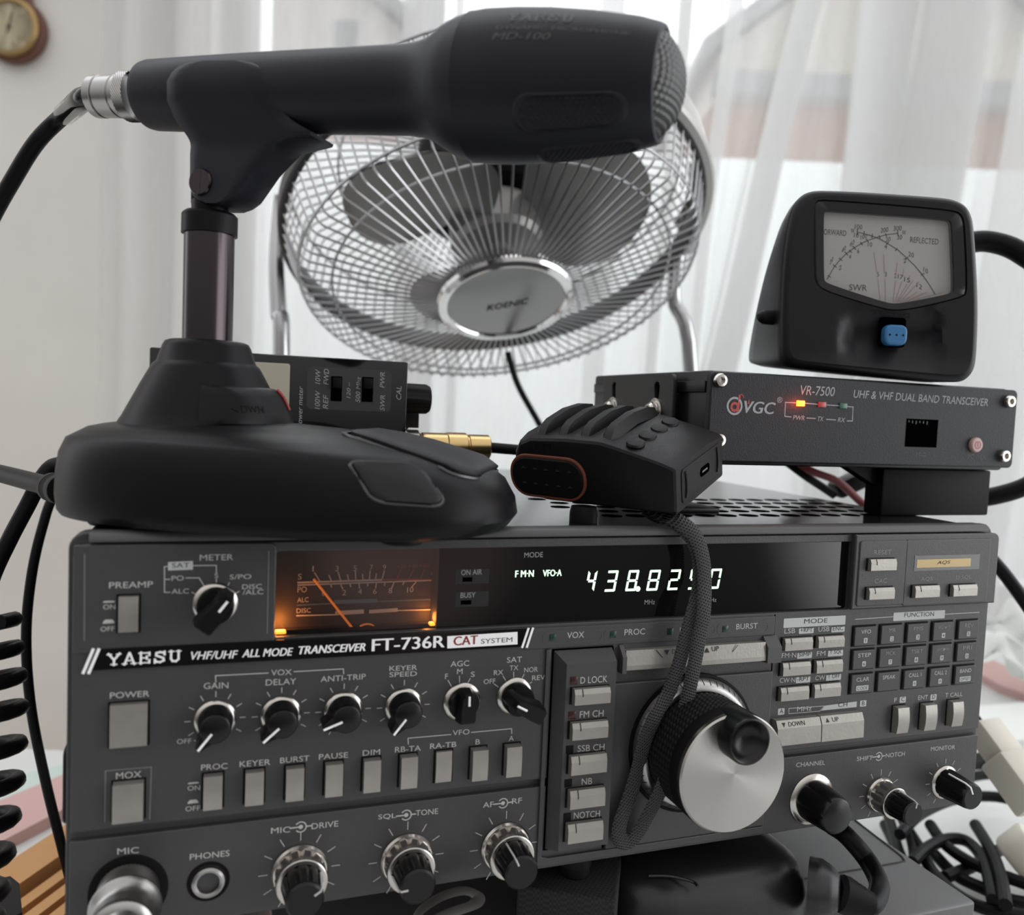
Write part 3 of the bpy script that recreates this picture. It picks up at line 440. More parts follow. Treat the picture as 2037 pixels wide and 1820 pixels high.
# ---- name strip
b = MB(); b.plate([list(((7.44, 85.46), (9.3, 92.09), (9.83, 92.14), (149.83, 91.88), (145.49, 85.04)))], -1.0, .5, .1); strip = rp('name_strip', 'gloss_black', b); MATS['gloss_black2'] = None
b = MB(); NF = lambda x, z: (x, -1.06, z)
def slab(mb, p0, p1, h, fn):
    # wide slab-serif capitals Y A E S U
    n = 5; W0 = (p1[0]-p0[0])/n; st = .2
    G = {'Y': [((.08, 1), (.5, .45)), ((.92, 1), (.5, .45)), ((.5, .5), (.5, 0)), ((-.02, .95), (.3, .95)), ((.7, .95), (1.02, .95)), ((.28, .06), (.72, .06))],
         'A': [((.12, 0), (.48, 1)), ((.88, 0), (.52, 1)), ((.25, .33), (.75, .33)), ((-.04, .06), (.3, .06)), ((.64, .06), (1.04, .06))],
         'E': [((.2, 0), (.2, 1)), ((.04, .94), (.9, .94)), ((.2, .5), (.68, .5)), ((.04, .06), (.9, .06)), ((.86, .94), (.86, .72)), ((.86, .06), (.86, .3)), ((.66, .62), (.66, .4))],
         'S': [((.86, .74), (.8, .9)), ((.8, .9), (.5, .95)), ((.5, .95), (.22, .88)), ((.22, .88), (.2, .66)), ((.2, .66), (.78, .4)), ((.78, .4), (.82, .18)), ((.82, .18), (.52, .05)), ((.52, .05), (.2, .1)), ((.2, .1), (.12, .3)), ((.87, .98), (.87, .7)), ((.1, .02), (.1, .32))],
         'U': [((.2, 1), (.2, .3)), ((.2, .3), (.32, .08)), ((.32, .08), (.6, .05)), ((.6, .05), (.8, .25)), ((.8, .25), (.8, 1)), ((.02, .95), (.42, .95)), ((.62, .95), (.98, .95))]}
    for i, ch in enumerate('YAESU'):
        for (a, c), (d, e) in G[ch]:
            thin = abs(c-e) < .02; z0 = p0[1]+(p1[1]-p0[1])*(i+.5)/n
            mb.stroke(((p0[0]+W0*(i+.06+a*.84), z0+c*h), (p0[0]+W0*(i+.06+d*.84), z0+e*h)), h*(.10 if thin else .17), fn=fn)
slab(b, (11.23, 86.88), (32.79, 86.82), 3.5, NF)
b.label('VHF/UHF', (35.3, 87.16), (49.3, 86.8), 2.6, fn=NF, shear=.25, bold=.02)
b.label('ALL MODE', (50.59, 86.97), (66.36, 86.7), 2.6, fn=NF, shear=.25, bold=.03); b.label('TRANSCEIVER', (68.22, 86.94), (89.91, 86.84), 2.7, fn=NF, shear=.25, bold=.04)
b.label('FT-736R', (92.25, 86.56), (117.36, 86.53), 4.2, fn=NF, bold=.035)
for pts in (((4.93, 85.11), (7.51, 92.03)), ((6.46, 85), (9.06, 91.94)), ((146.28, 85.1), (148.25, 91.55)), ((148.02, 85.1), (149.95, 91.57))): b.stroke(pts, .85, fn=lambda x, z: (x, -1.12, z))
rp('lettering', 'print_white', b, strip, flat=True)
b = MB(); b.mi = 0; b.poly(list(((118.46, 86.07), (144.39, 86.11), (144.18, 90.64), (118.3, 90.38))), fn=NF); b.mi = 1
b.label('SYSTEM', (130.63, 87.07), (142.35, 87.13), 1.7, fn=lambda x, z: (x, -1.12, z)); b.mi = 2
b.label('CAT', (120.72, 86.92), (129.36, 87.04), 3.2, fn=lambda x, z: (x, -1.12, z), bold=.035); rp('system_badge', ('print_white', 'print_black', 'print_red'), b, strip, flat=True)
# ---- panel lettering
b = MB(); PF = lambda x, z: (x, -.07, z); RF_ = lambda x, z: (x, -.87, z); HF = lambda x, z: (x, -2.97, z); SF = lambda x, z: (x, -.67, z); CF_ = lambda x, z: (x, -5.08, z)
T19 = (('METER', (37.29, 118.6), (47.2, 118.6), 1.85), ('PREAMP', (11.64, 110.6), (23.9, 110.57), 1.9), ('ON', (10.09, 104.18), (13.45, 104.17), 1.5), ('OFF', (9.46, 97.41), (13.28, 97.42), 1.5), ('PO', (29.19, 112.45), (32.72, 112.47), 1.55), ('ALC', (29.26, 108.33), (34.28, 108.28), 1.55), ('S', (41.75, 112.91), (42.82, 112.92), 1.5), ('S/PO', (46.29, 112.37), (52.82, 112.39), 1.55), ('DISC', (50.12, 109.11), (56.12, 109.08), 1.55), ('/ALC', (50.27, 107.32), (56.64, 107.31), 1.55))
def word(tx, a, c, h, fn, m='print'): w_ = MB(); w_.label(tx, a, c, h, fn=fn); rp('printed_word', m, w_, flat=True)
for tx, a, c, h in T19: word(tx, a, c, h, RF_)
for pts in (((28.13, 116.99), (27.1, 116.93), (27.22, 108.89), (28.77, 108.84)), ((27.16, 112.92), (28.71, 112.95)), ((35.33, 117.07), (42.21, 116.99), (42.26, 114.53)), ((42.29, 112.56), (42.33, 110.84)), ((33.38, 113.22), (37.2, 113.12), (38.68, 110.63)), ((35.21, 108.62), (36.16, 108.1)), ((46.19, 111.34), (45.46, 109.59)), ((48.01, 107.77), (49.23, 108.47))): b.stroke(pts, .28, fn=RF_)
for a, on in (((11.69, 106.57), 1), ((11.66, 100.12), 0)): b.poly([(a[0]-1.6, a[1]-.3), (a[0]+1.6, a[1]-.3), (a[0]+1.6, a[1]+.1), (a[0]+1.0, a[1]+.2+.7*(1-on)), (a[0]-1.0, a[1]+.2+.7*(1-on)), (a[0]-1.6, a[1]+.1)], fn=RF_)
for a, on in (((36.67, 46.8), 1), ((36.67, 40.36), 0)): b.poly([(a[0]-1.6, a[1]-.3), (a[0]+1.6, a[1]-.3), (a[0]+1.6, a[1]+.1), (a[0]+1.0, a[1]+.2+.7*(1-on)), (a[0]-1.0, a[1]+.2+.7*(1-on)), (a[0]-1.6, a[1]+.1)], fn=PF)
TP = (('POWER', (12.2, 76.14), (23.33, 75.94), 1.9), ('MOX', (14.2, 50.43), (21.42, 50.29), 2.1), ('ON', (34.99, 44.39), (38.71, 44.21), 1.6), ('OFF', (34.46, 37.67), (38.87, 37.55), 1.6), ('GAIN', (39.17, 77.13), (46.61, 76.86), 2), ('DELAY', (58.12, 76.92), (67.76, 76.73), 2), ('ANTI-TRIP', (75.61, 76.84), (90.6, 76.8), 1.9), ('KEYER', (98.6, 79.08), (108.26, 78.88), 1.7), ('SPEED', (98.67, 76.93), (108.26, 76.71), 1.7), ('VOX', (59.75, 80.13), (66.22, 79.94), 1.9), ('OFF', (31.56, 59.97), (35.82, 59.81), 1.6), ('AGC', (120.15, 79.09), (126.94, 79.05), 2), ('F', (118.32, 74.88), (119.36, 74.9), 1.9), ('M', (122.61, 76.36), (124.63, 76.33), 1.9), ('S', (127.72, 74.97), (129.15, 74.98), 1.9), ('SAT', (141, 79.26), (146.75, 79.21), 2), ('TX', (142.13, 76.36), (145.45, 76.35), 1.8), ('RX', (136.24, 75.04), (139.78, 75.01), 1.8), ('NOR', (147.78, 75.28), (153.02, 75.24), 1.8), ('OFF', (132.6, 72.04), (136.99, 72.02), 1.8), ('REV', (150.97, 72.1), (155.98, 72.11), 1.8), ('PROC', (38.9, 50.64), (46.87, 50.34), 1.9), ('KEYER', (50.61, 50.5), (60.22, 50.26), 1.9), ('BURST', (63.28, 50.42), (72.71, 50.29), 1.9), ('PAUSE', (75.82, 50.35), (85.45, 50.12), 1.9), ('DIM', (90.43, 50.2), (96.34, 50.09), 1.9), ('RB-TA', (101.5, 50.3), (110.6, 50.04), 1.9), ('RA-TB', (113.89, 50.3), (123.4, 50.17), 1.9), ('B', (130.48, 50.29), (132.13, 50.23), 1.9), ('A', (143.03, 50.36), (144.88, 50.34), 1.9), ('VFO', (121.87, 54.36), (128.06, 54.29), 1.9), ('MIC', (14.86, 26.26), (21.02, 25.88), 2), ('PHONES', (36.05, 21.41), (48.14, 21.05), 2), ('MIC', (60.98, 26.79), (67.07, 26.5), 2), ('DRIVE', (74.07, 26.6), (82.91, 26.45), 2), ('SQL', (96.48, 26.84), (102.64, 26.65), 2), ('TONE', (109.62, 26.76), (117.68, 26.49), 2), ('AF', (134.26, 26.62), (138.29, 26.48), 2), ('RF', (145.31, 26.71), (149.16, 26.66), 2), ('CHANNEL', (269.65, 27.27), (284.24, 26.85), 1.9), ('SHIFT', (300.82, 26.68), (309.25, 26.41), 1.9), ('NOTCH', (316.29, 26.54), (326.7, 26.41), 1.9), ('MONITOR', (341.3, 26.99), (355.18, 26.56), 1.9), ('LSB', (259.64, 83.87), (264.8, 83.84), 2), ('USB', (276.38, 83.83), (281.92, 83.79), 2), ('FM·N', (259.06, 73.82), (266.12, 73.68), 2), ('FM', (276.35, 73.69), (280.65, 73.61), 2), ('CW·N', (258.82, 63.55), (266.36, 63.36), 2), ('CW', (276.4, 63.4), (281.33, 63.29), 2), ('F', (318.77, 50.84), (320.28, 50.78), 1.9), ('ENT', (331.88, 50.85), (337.28, 50.73), 1.9), ('T CALL', (347.19, 50.77), (357.23, 50.63), 1.9), ('MHz', (268.32, 50.95), (275.53, 50.82), 1.9))
rp('meter_bracket_lines', 'print', b, flat=True)
for tx, a, c, h in TP: word(tx, a, c, h, PF)
for pts in (((42.79, 79.15), (42.64, 81.25), (58.8, 81.05)), ((66.99, 80.96), (83, 80.83), (83.17, 79.17)), ((36.72, 60.6), (38.49, 60.52)), ((106.1, 52.83), (105.93, 54.91), (121.25, 54.82)), ((128.8, 54.88), (143.88, 54.88), (144.02, 53.08)), ((294.95, 88.17), (315.14, 88.39)), ((343.28, 88.26), (363.29, 88.27))): b = MB(); b.stroke(pts, .3, fn=PF); rp('printed_line', 'print', b, flat=True)
b = MB(); b.stroke(list(((264.3, 50.36), (264.14, 52.56), (282.01, 52.16), (279.73, 50.18))), .25, fn=PF, closed=True); rp('printed_line', 'print', b, flat=True)
for a in ((70.52, 27.88), (106.26, 27.48), (141.83, 27.44), (312.48, 27.54)):
    b = MB(); b.poly([(a[0]+.75*cos(i*pi/8), a[1]+.75*sin(i*pi/8)) for i in range(16)], fn=PF); b.stroke([(a[0]+1.75*cos(i*pi/9-2.4), a[1]+1.75*sin(i*pi/9-2.4)) for i in range(15)], .4, fn=PF)
    b.stroke([(a[0]-3.4, a[1]), (a[0]-.5, a[1])], .45, fn=PF); b.stroke([(a[0]+1.8, a[1]), (a[0]+3.3, a[1])], .45, fn=PF); rp('printed_symbol', 'print', b, flat=True)
for tx, a, c, h in (('VOX', (163.73, 87.08), (170.53, 87.08), 2.3), ('PROC', (187.08, 87.06), (195.7, 87.04), 2.3), ('KEYER', (210.76, 86.76), (220.56, 86.76), 2.2), ('BURST', (236.13, 86.92), (246.07, 86.88), 2.2)): word(tx, a, c, h, SF)
for tx, a, c, h in (('D LOCK', (167.91, 71.36), (178.71, 71.24), 2.5), ('FM CH', (168.29, 58.61), (177.83, 58.4), 2.5), ('SSB CH', (168.08, 45.95), (178.93, 45.64), 2.4), ('NB', (170.4, 33.27), (174.58, 33.13), 2.4), ('NOTCH', (167.88, 20.76), (178.42, 20.29), 2.4)): word(tx, a, c, h, CF_)
for tx, a, c, h in (('RESET', (299.6, 115.89), (308.58, 116.01), 1.9), ('CAC', (300.85, 103.89), (307.33, 103.92), 1.9), ('AQS', (325.41, 103.86), (331.97, 103.96), 1.9), ('D SQL', (345.03, 104), (353.8, 104.11), 1.9)): word(tx, a, c, h, HF, 'print_dim')
# grey name boxes with dark lettering
b = MB(); b.mi = 0; PF2 = lambda x, z: (x, -.12, z)
BOX = (('MODE', (258.98, 289.79, 86.19, 90.06), (268.98, 87.57), (280.59, 87.43), 1.9), ('+RPT', (266.69, 274.01, 83.38, 85.62), (267.35, 84.05), (273.48, 83.98), 1.7), ('ENC', (282.97, 289.68, 83.17, 85.41), (283.65, 83.93), (288.92, 83.9), 1.7), ('SIMP', (266.65, 273.93, 73.03, 75.53), (267.39, 73.89), (273.32, 73.82), 1.7), ('T SQL', (282.03, 289.67, 73.02, 75.5), (282.86, 73.89), (289.04, 73.81), 1.7), ('-RPT', (266.75, 273.9, 62.82, 65.34), (267.35, 63.69), (273.29, 63.56), 1.7), ('T OFF', (281.88, 289.45, 62.78, 65.23), (282.62, 63.78), (288.81, 63.65), 1.7), ('FUNCTION', (314.98, 343.45, 86.48, 90.13), (320.91, 87.96), (337.27, 87.73), 1.9), ('A', (258.94, 262.09, 50.2, 52.87), (259.76, 50.85), (261.51, 50.77), 1.8), ('B', (300.42, 303.69, 50.3, 52.94), (301.4, 50.84), (302.85, 50.78), 1.8), ('C', (321.66, 325.07, 50.28, 52.91), (322.52, 50.97), (324.34, 50.89), 1.9), ('D', (338.8, 342.25, 49.98, 52.71), (339.77, 50.66), (341.49, 50.59), 1.9), ('CH', (237.18, 131.19, 237.24, 131.14), (288.99, 51.13), (293.75, 51.1), 1.8))
for tx, q, a, c, h in BOX:
    b = MB(); b.mi = 0
    if tx != 'CH': b.poly(rrect(q[0], q[1], q[2], q[3], .3, 2), fn=PF)
    else: b.poly(list(((280.42, 50.3), (282.36, 52.25), (298.63, 52.78), (298.69, 50.34))), fn=PF)
    b.mi = 1; b.label(tx, a, c, h, fn=PF2); rp('name_box', ('plate_grey', 'print_black'), b, flat=True)
b = MB(); b.mi = 0; b.poly(list(((28.15, 115.7), (35.35, 115.81), (35.3, 118.52), (28.1, 118.32))), fn=RF_); b.mi = 1; b.label('SAT', (29.24, 116.48), (34.33, 116.52), 1.5, fn=lambda x, z: (x, -.92, z))
rp('name_box', ('plate_grey', 'print_black'), b, flat=True)
# status lamps in outlined pills
b = MB()
for q in ((154.37, 177.91, 85.55, 89.76), (178.81, 202.19, 85.32, 89.83), (202.88, 226.57, 85.25, 89.73), (227.53, 251.16, 85.23, 89.65)):
    zc, hh = (q[2]+q[3])/2, 2.1; L = rrect(q[0], q[1], zc-hh, zc+hh, hh*.98, 6); b = MB(); b.stroke(L, .25, fn=SF, closed=True); rp('pill_outline', 'panel_light', b, flat=True)
for q in ((158.03, 87.74), (182.35, 87.62), (206.61, 87.51), (231.15, 87.33)):
    b = MB(); b.box(q[0]-1.3, q[0]+1.3, -.75, 0, q[1]-1.3, q[1]+1.3, .15); rp('status_led', 'led_green_off', b)
for q in ((165.28, 72.72), (165.26, 59.83), (164.94, 47.12), (165.01, 34.53), (165.25, 21.8)):
    b = MB(); b.box(q[0]-1.5, q[0]+1.5, -5.2, -4, q[1]-1.5, q[1]+1.5, .15); rp('status_led', 'led_red_off' if q[1] > 50 else 'black', b)
# ---- push buttons with a sloped upper facet and a notch line
def facet_button(x0, x1, z0, z1, Y, d, name='push_button', notch=True, par=None):
    b = MB(); f = z1-(z1-z0)*.30
    b.add([(x0, Y, z0), (x1, Y, z0), (x1, Y, z1), (x0, Y, z1), (x0, Y-d, z0+.2), (x1, Y-d, z0+.2), (x1, Y-d, f), (x0, Y-d, f), (x0, Y-d*.72, z1), (x1, Y-d*.72, z1)],
          [(0, 1, 5, 4), (4, 5, 6, 7), (7, 6, 9, 8), (8, 9, 2, 3), (0, 4, 7, 8, 3), (1, 2, 9, 6, 5)])
    o = rp(name, 'cap', b, flat=True); b = MB()
    if notch:
        xn = x0+(x1-x0)*.22; w = .22; g = d*.28
        b.add([(xn-w, Y-d*.72-.05, z1), (xn+w, Y-d*.72-.05, z1), (xn+w, Y-d-.05, f), (xn-w, Y-d-.05, f), (xn+w, Y-d-.05, f-.9), (xn-w, Y-d-.05, f-.9)], [(0, 3, 2, 1), (3, 5, 4, 2)]); rp('notch_line', 'print_black', b, o, flat=True)
    b = MB(); b.plate([[(x0-.9, z0-.3), (x1+.5, z0-.3), (x1+.5, z1+.35), (x0-.9, z1+.35)]], Y-.12, Y+.3); rp('button_well', 'black', b, o, flat=True); return o
for q in ((164.8, 178.98, 64.25, 70.06), (164.53, 178.7, 51.38, 57.57), (164.71, 178.89, 38.34, 45.25), (164.91, 178.88, 25.64, 32.43), (164.7, 178.76, 12.78, 19.86)): facet_button(*q, -5, 3)
for q in ((258.89, 272.37, 77.11, 82.16), (275.26, 288.25, 77.36, 82.09), (258.65, 272.16, 66.72, 72.09), (275.16, 288.28, 66.79, 72.02), (258.41, 272.08, 56.39, 61.88), (274.91, 288.06, 56.55, 62.11)): facet_button(*q, 0, 2.2)
for q in ((296.73, 310.06, 109.41, 114.27), (296.92, 310.05, 97.31, 102.22), (321.19, 334.44, 97.25, 102.31), (342.17, 355.71, 97.09, 102.07)): facet_button(*q, -2.9, 2.1)
# ---- vertical push caps
def cap_button(x0, x1, z0, z1, Y, d, name='push_button', curve=.35):
    b = MB(); n = 6
    prof = [(Y, z0)]+[(Y-d-curve*sin(pi*i/n), z0+.1+(z1-z0-.2)*i/n) for i in range(n+1)]+[(Y, z1)]
    k = len(prof); vs = [(x0, y, z) for y, z in prof]+[(x1, y, z) for y, z in prof]
    fs = [(i, i+k, i+k+1, i+1) for i in range(k-1)]+[tuple(range(k)), tuple(range(2*k-1, k-1, -1))]
    b.add(vs, fs); o = rp(name, 'cap', b, angle=30)
    b = MB(); b.plate([[(x0-.7, z0-.4), (x1+.7, z0-.4), (x1+.6, z1+.5), (x0-.7, z1+.5)]], Y-.12, Y+.3); rp('button_well', 'black', b, o, flat=True); return o
XA, XB = 42.61, 144.23; ZT, ZL = 49.4, 38.24
for i, d in enumerate((2.6, 2.8, 3, 3, 3, 3.2, 1.2, 3.4, 3.4)):
    x = XA+(XB-XA)*i/8; hw = 2.85; cap_button(x-hw, x+hw, ZL, ZT, 0, d)
cap_button(*(14.45, 19.99, 97.05, 108.25), -.8, 1.4)
cap_button(*(12.42, 22.97, 60.99, 74.58), 0, 2, curve=.15); cap_button(*(13.54, 22.22, 37.37, 49.75), 0, 3, curve=.3)
for q in ((318.24, 324.34, 37.96, 49.28), (333.39, 339.77, 37.84, 49.26), (348.8, 354.87, 38.34, 49.44)): cap_button(*q, 0, 3.0, curve=.7)
# DOWN / UP bars
for q, tx, a, c, tr, up in (((256.38, 277.68, 38.83, 48.91), 'DOWN', (261.83, 48.42), (269.78, 48.18), (259.55, 48.73), -1), ((278.12, 299.54, 38.64, 49.01), 'UP', (283.5, 48.15), (286.78, 48.16), (281.1, 48.7), 1)):
    x0, x1, z0, z1 = q; f = z1-3.0; b = MB()
    b.add([(x0, 0, z0), (x1, 0, z0), (x1, 0, z1), (x0, 0, z1), (x0, -4.3, z0+.2), (x1, -4.3, z0+.2), (x1, -4.0, f), (x0, -4.0, f), (x0, -2.6, z1), (x1, -2.6, z1)],
          [(0, 1, 5, 4), (4, 5, 6, 7), (7, 6, 9, 8), (8, 9, 2, 3), (0, 4, 7, 8, 3), (1, 2, 9, 6, 5)]); o = rp('push_button', 'cap', b, flat=True)
    fn = lambda x, z, z1=z1: (x, -2.66-1.4*(z1-z)/3.0, z)
    b = MB(); b.label(tx, (a[0], z1-2.35), (c[0], z1-2.35), 1.6, fn=fn, bold=.02); b.poly(tri((tr[0], z1-1.6), .95, up), fn=fn); rp('lettering', 'print_black', b, o, flat=True)
# ---- function keypad
mat('key', (0.040, 0.040, 0.042), 0.45, bump=.15, scale=2000)
KX = (300.01, 313.94, 328.1, 342.4, 356.77)
KZ = (80.99, 71, 60.61)
KT = [[('VFO', '1'), ('MR', '2'), ('PMS', '3'), ('VFO↔M', '4'), ('REV', '5')], [('STEP', '6'), ('MCK', '7'), ('TSET', '8'), ('VFO▶M', '9'), ('PRI', '0')], [('CLAR', 'CODE'), ('SPEAK', ''), ('CALL 1', '*'), ('CALL 2', '#'), ('BAND', 'OFFSET')]]
kw, kh = 5.67, 4.04
for j in range(3):
    for i in range(5):
        x, z = KX[i], KZ[j]; b = MB(); b.plate([rrect(x-kw, x+kw, z-kh, z+kh, .3, 2)], -1.1, .2, .25); o = rp('keypad_key', 'key', b)
        t1, t2 = KT[j][i]; b = MB(); fn = lambda x, z: (x, -1.17, z); fn2 = lambda x, z: (x, -1.22, z); wd = min(3.4, .78*len(t1)+.2)
        b.mi = 0; b.label(t1, (x-wd, z+1.1), (x+wd, z+1.1), 1.7, fn=fn)
        if t2:
            w2 = .95 if len(t2) == 1 else 3.2; b.mi = 1; b.poly(rrect(x-w2, x+w2, z-2.9, z-.7, .3, 2), fn=fn); b.mi = 2; w3 = w2*(.2 if t2 == '1' else .55 if len(t2) == 1 else .86); b.label(t2, (x-w3, z-2.5), (x+w3, z-2.5), 1.4, fn=fn2)
        dim = j == 2 or i == 0; rp('key_lettering', ('print' if dim else 'print_dim', 'plate_grey' if dim else 'print', 'print_black'), b, o, flat=True)
        b = MB(); b.plate([[(x-kw-.9, z-kh-.5), (x+kw+.35, z-kh-.5), (x+kw+.35, z+kh+.6), (x-kw-.9, z+kh+.6)]], -.12, .3); rp('key_well', 'black', b, o, flat=True)
# ---- identification window, upper right
q = (321.38, 357.8, 108.52, 115.12); b = MB(); b.box(q[0], q[1], -3.0, -2.5, q[2], q[3]); o = rp('label_window', 'gloss_black', b, flat=True)
mat('gold_label', (0.36, 0.27, 0.13), 0.4, metal=.4); g = (322.66, 352.68, 109.86, 113.39)
b = MB(); b.mi = 0; b.poly([(g[0], g[2]), (g[1], g[2]), (g[1], g[3]), (g[0], g[3])], fn=lambda x, z: (x, -3.06, z)); b.mi = 1; b.label('AQS', (333.64, 110.92), (341.14, 110.99), 1.7, fn=lambda x, z: (x, -3.12, z), shear=.25); rp('label_strip', ('gold_label', 'print_black'), b, o, flat=True)
# ---- rotary knobs
def ticks(par, c, r0, r1, a0=-150, a1=150, st=30, skip=()):
    mb = MB()
    a = a0
    while a <= a1+1:
        if a not in skip: t = radians(90-a); mb.stroke([(c[0]+r0*cos(t), c[1]+r0*sin(t)), (c[0]+r1*cos(t), c[1]+r1*sin(t))], .28, fn=PF)
        a += st
    mb.build('dial_ticks', 'print', par, flat=True)
def knob_base(o, c, r, h=1.6, Y=0, mt='chrome'):
    b = MB(); b.at((c[0], Y, c[1]), (0, -1, 0)); b.lathe([(r, 0), (r, h*.35), (r*.97, h*.6), (r*.80, h), (r*.76, h)], 40); b.build('base_ring', mt, o)
def pot(c, r, L, ang, rb, fl=0, name='control_knob', dot=True, cap='knob_black'):
    # black cap on a bright base ring; ang = pointer direction, clockwise from straight up
    b = MB(); b.at((c[0], 0, c[1]), (0, -1, 0)); n = 48
    prof = [(r*1.06, .8), (r*1.04, L*.25), (r*.94, L*.86), (r*.88, L*.97), (r*.80, L), (0, L)]
    vs = []
    for rr, h in prof:
        for i in range(n):
            k = 1-(.06 if fl and (i*fl//n*n//fl) == i and h < L*.9 else 0); vs.append((rr*k*cos(2*pi*i/n), rr*k*sin(2*pi*i/n), h))
    b.add(vs, [(j*n+i, j*n+(i+1) % n, (j+1)*n+(i+1) % n, (j+1)*n+i) for j in range(len(prof)-1) for i in range(n)])
    o = rp(name, cap, b, angle=40); knob_base(o, c, rb)
    if ang is None: return o
    t = radians(90-ang); d = (cos(t), sin(t)); b = MB()
    pts = [Vector((c[0]+d[0]*r*.30, -L-.1, c[1]+d[1]*r*.30)), Vector((c[0]+d[0]*r*.84, -L-.1, c[1]+d[1]*r*.84)), Vector((c[0]+d[0]*r*1.0, -L*.86, c[1]+d[1]*r*1.0)), Vector((c[0]+d[0]*r*1.06, -L*.30, c[1]+d[1]*r*1.06))]
    b.tube(pts, .38, 6, 0); b.build('pointer_line', 'print_white', o); return o
for c, a, sk in (((42.88, 66.98), -142, ()), ((63.22, 66.77), -132, ()), ((83.46, 66.63), -110, ()), ((103.95, 66.39), -142, ())):
    o = pot(c, 5.2, 9, a, 6.6); ticks(o, c, 7.5, 9.1, -120 if a == -142 and c[0] < 60 else -150, 120)
    # finger lobe under the pointer
    t = radians(90-a); d = (cos(t), sin(t)); b = MB(); b.plate([[(c[0]+d[0]*8.0-d[1]*1.0, c[1]+d[1]*8.0+d[0]*1.0), (c[0]-d[1]*4, c[1]+d[0]*4), (c[0]+d[1]*4, c[1]-d[0]*4), (c[0]+d[0]*8.0+d[1]*1.0, c[1]+d[1]*8.0-d[0]*1.0)]], -8.8, -1, .5)
    b.build('pointer_lobe', 'knob_black', o); b = MB(); b.stroke([(c[0]+d[0]*2.5, c[1]+d[1]*2.5), (c[0]+d[0]*7.6, c[1]+d[1]*7.6)], .75, fn=lambda x, z: (x, -9.08, z)); b.build('pointer_line', 'print_white', o, flat=True)
c = (278.5, 12.72); pot(c, 8.2, 16, None, 11.0, 6)
c = (350.36, 12.06); o = pot(c, 6.2, 15.5, -25, 7.6, 8); ticks(o, c, 8.6, 10.4)
def lever(c, ang, L, ln, name='selector_knob', rb=7.0):
    # round skirt with a bar grip pointing along ang
    t = radians(90-ang); d = Vector((cos(t), 0, sin(t))); e = Vector((-d.z, 0, d.x)); o3 = Vector((c[0], 0, c[1]))
    b = MB(); b.at((c[0], 0, c[1]), (0, -1, 0)); b.lathe([(5.6, .8), (5.5, L*.35), (5.0, L*.42), (0, L*.42)], 40); b.M = Matrix.Identity(4)
    pr = [(-1, -2.6), (-.9, -3.2), (-.2, -3.3), (.8, -2.6), (1, -1.6), (1, 1.6), (.8, 2.6), (-.2, 3.3), (-.9, 3.2), (-1, 2.6)]
    rings = []
    for h, k in ((L*.38, 1.0), (L*.85, .9), (L, .78)):
        rings.append([o3+d*(a*ln*k)+e*(w*k)+Vector((0, -h, 0)) for a, w in pr])
    n = len(pr); b.add([v for g in rings for v in g], [(j*n+i, (j+1)*n+i, (j+1)*n+(i+1) % n, j*n+(i+1) % n) for j in range(2) for i in range(n)]+[tuple(range(2*n, 3*n))])
    o = rp(name, 'knob_black', b, angle=30); knob_base(o, c, rb)
    b = MB(); a0, a1 = o3+d*(ln*.25)+Vector((0, -L-.12, 0)), o3+d*(ln*.80)+Vector((0, -L*.98-.12, 0)); b.tube([a0, a1], .42, 6, 0); b.build('pointer_line', 'print_white', o); return o
lever((124.82, 66.43), 0, 9, 6.0); lever((144.56, 66.91), -62, 17, 7.0); lever((42.18, 104.68), 38, 17, 7.0)
for pts in (((119.48, 74.35), (120.66, 72.29)), ((123.54, 75.61), (123.63, 73.47)), ((127.49, 74.44), (126.78, 73.1)), ((136.59, 71.8), (138.09, 70.69)), ((139.75, 74.5), (140.71, 73.02)), ((143.73, 75.75), (143.82, 73.92)), ((147.81, 74.67), (147.12, 73.34)), ((150.83, 71.55), (150.11, 70.94))): tk = MB(); tk.stroke(pts, .28, fn=PF); rp('dial_tick', 'print', tk, flat=True)
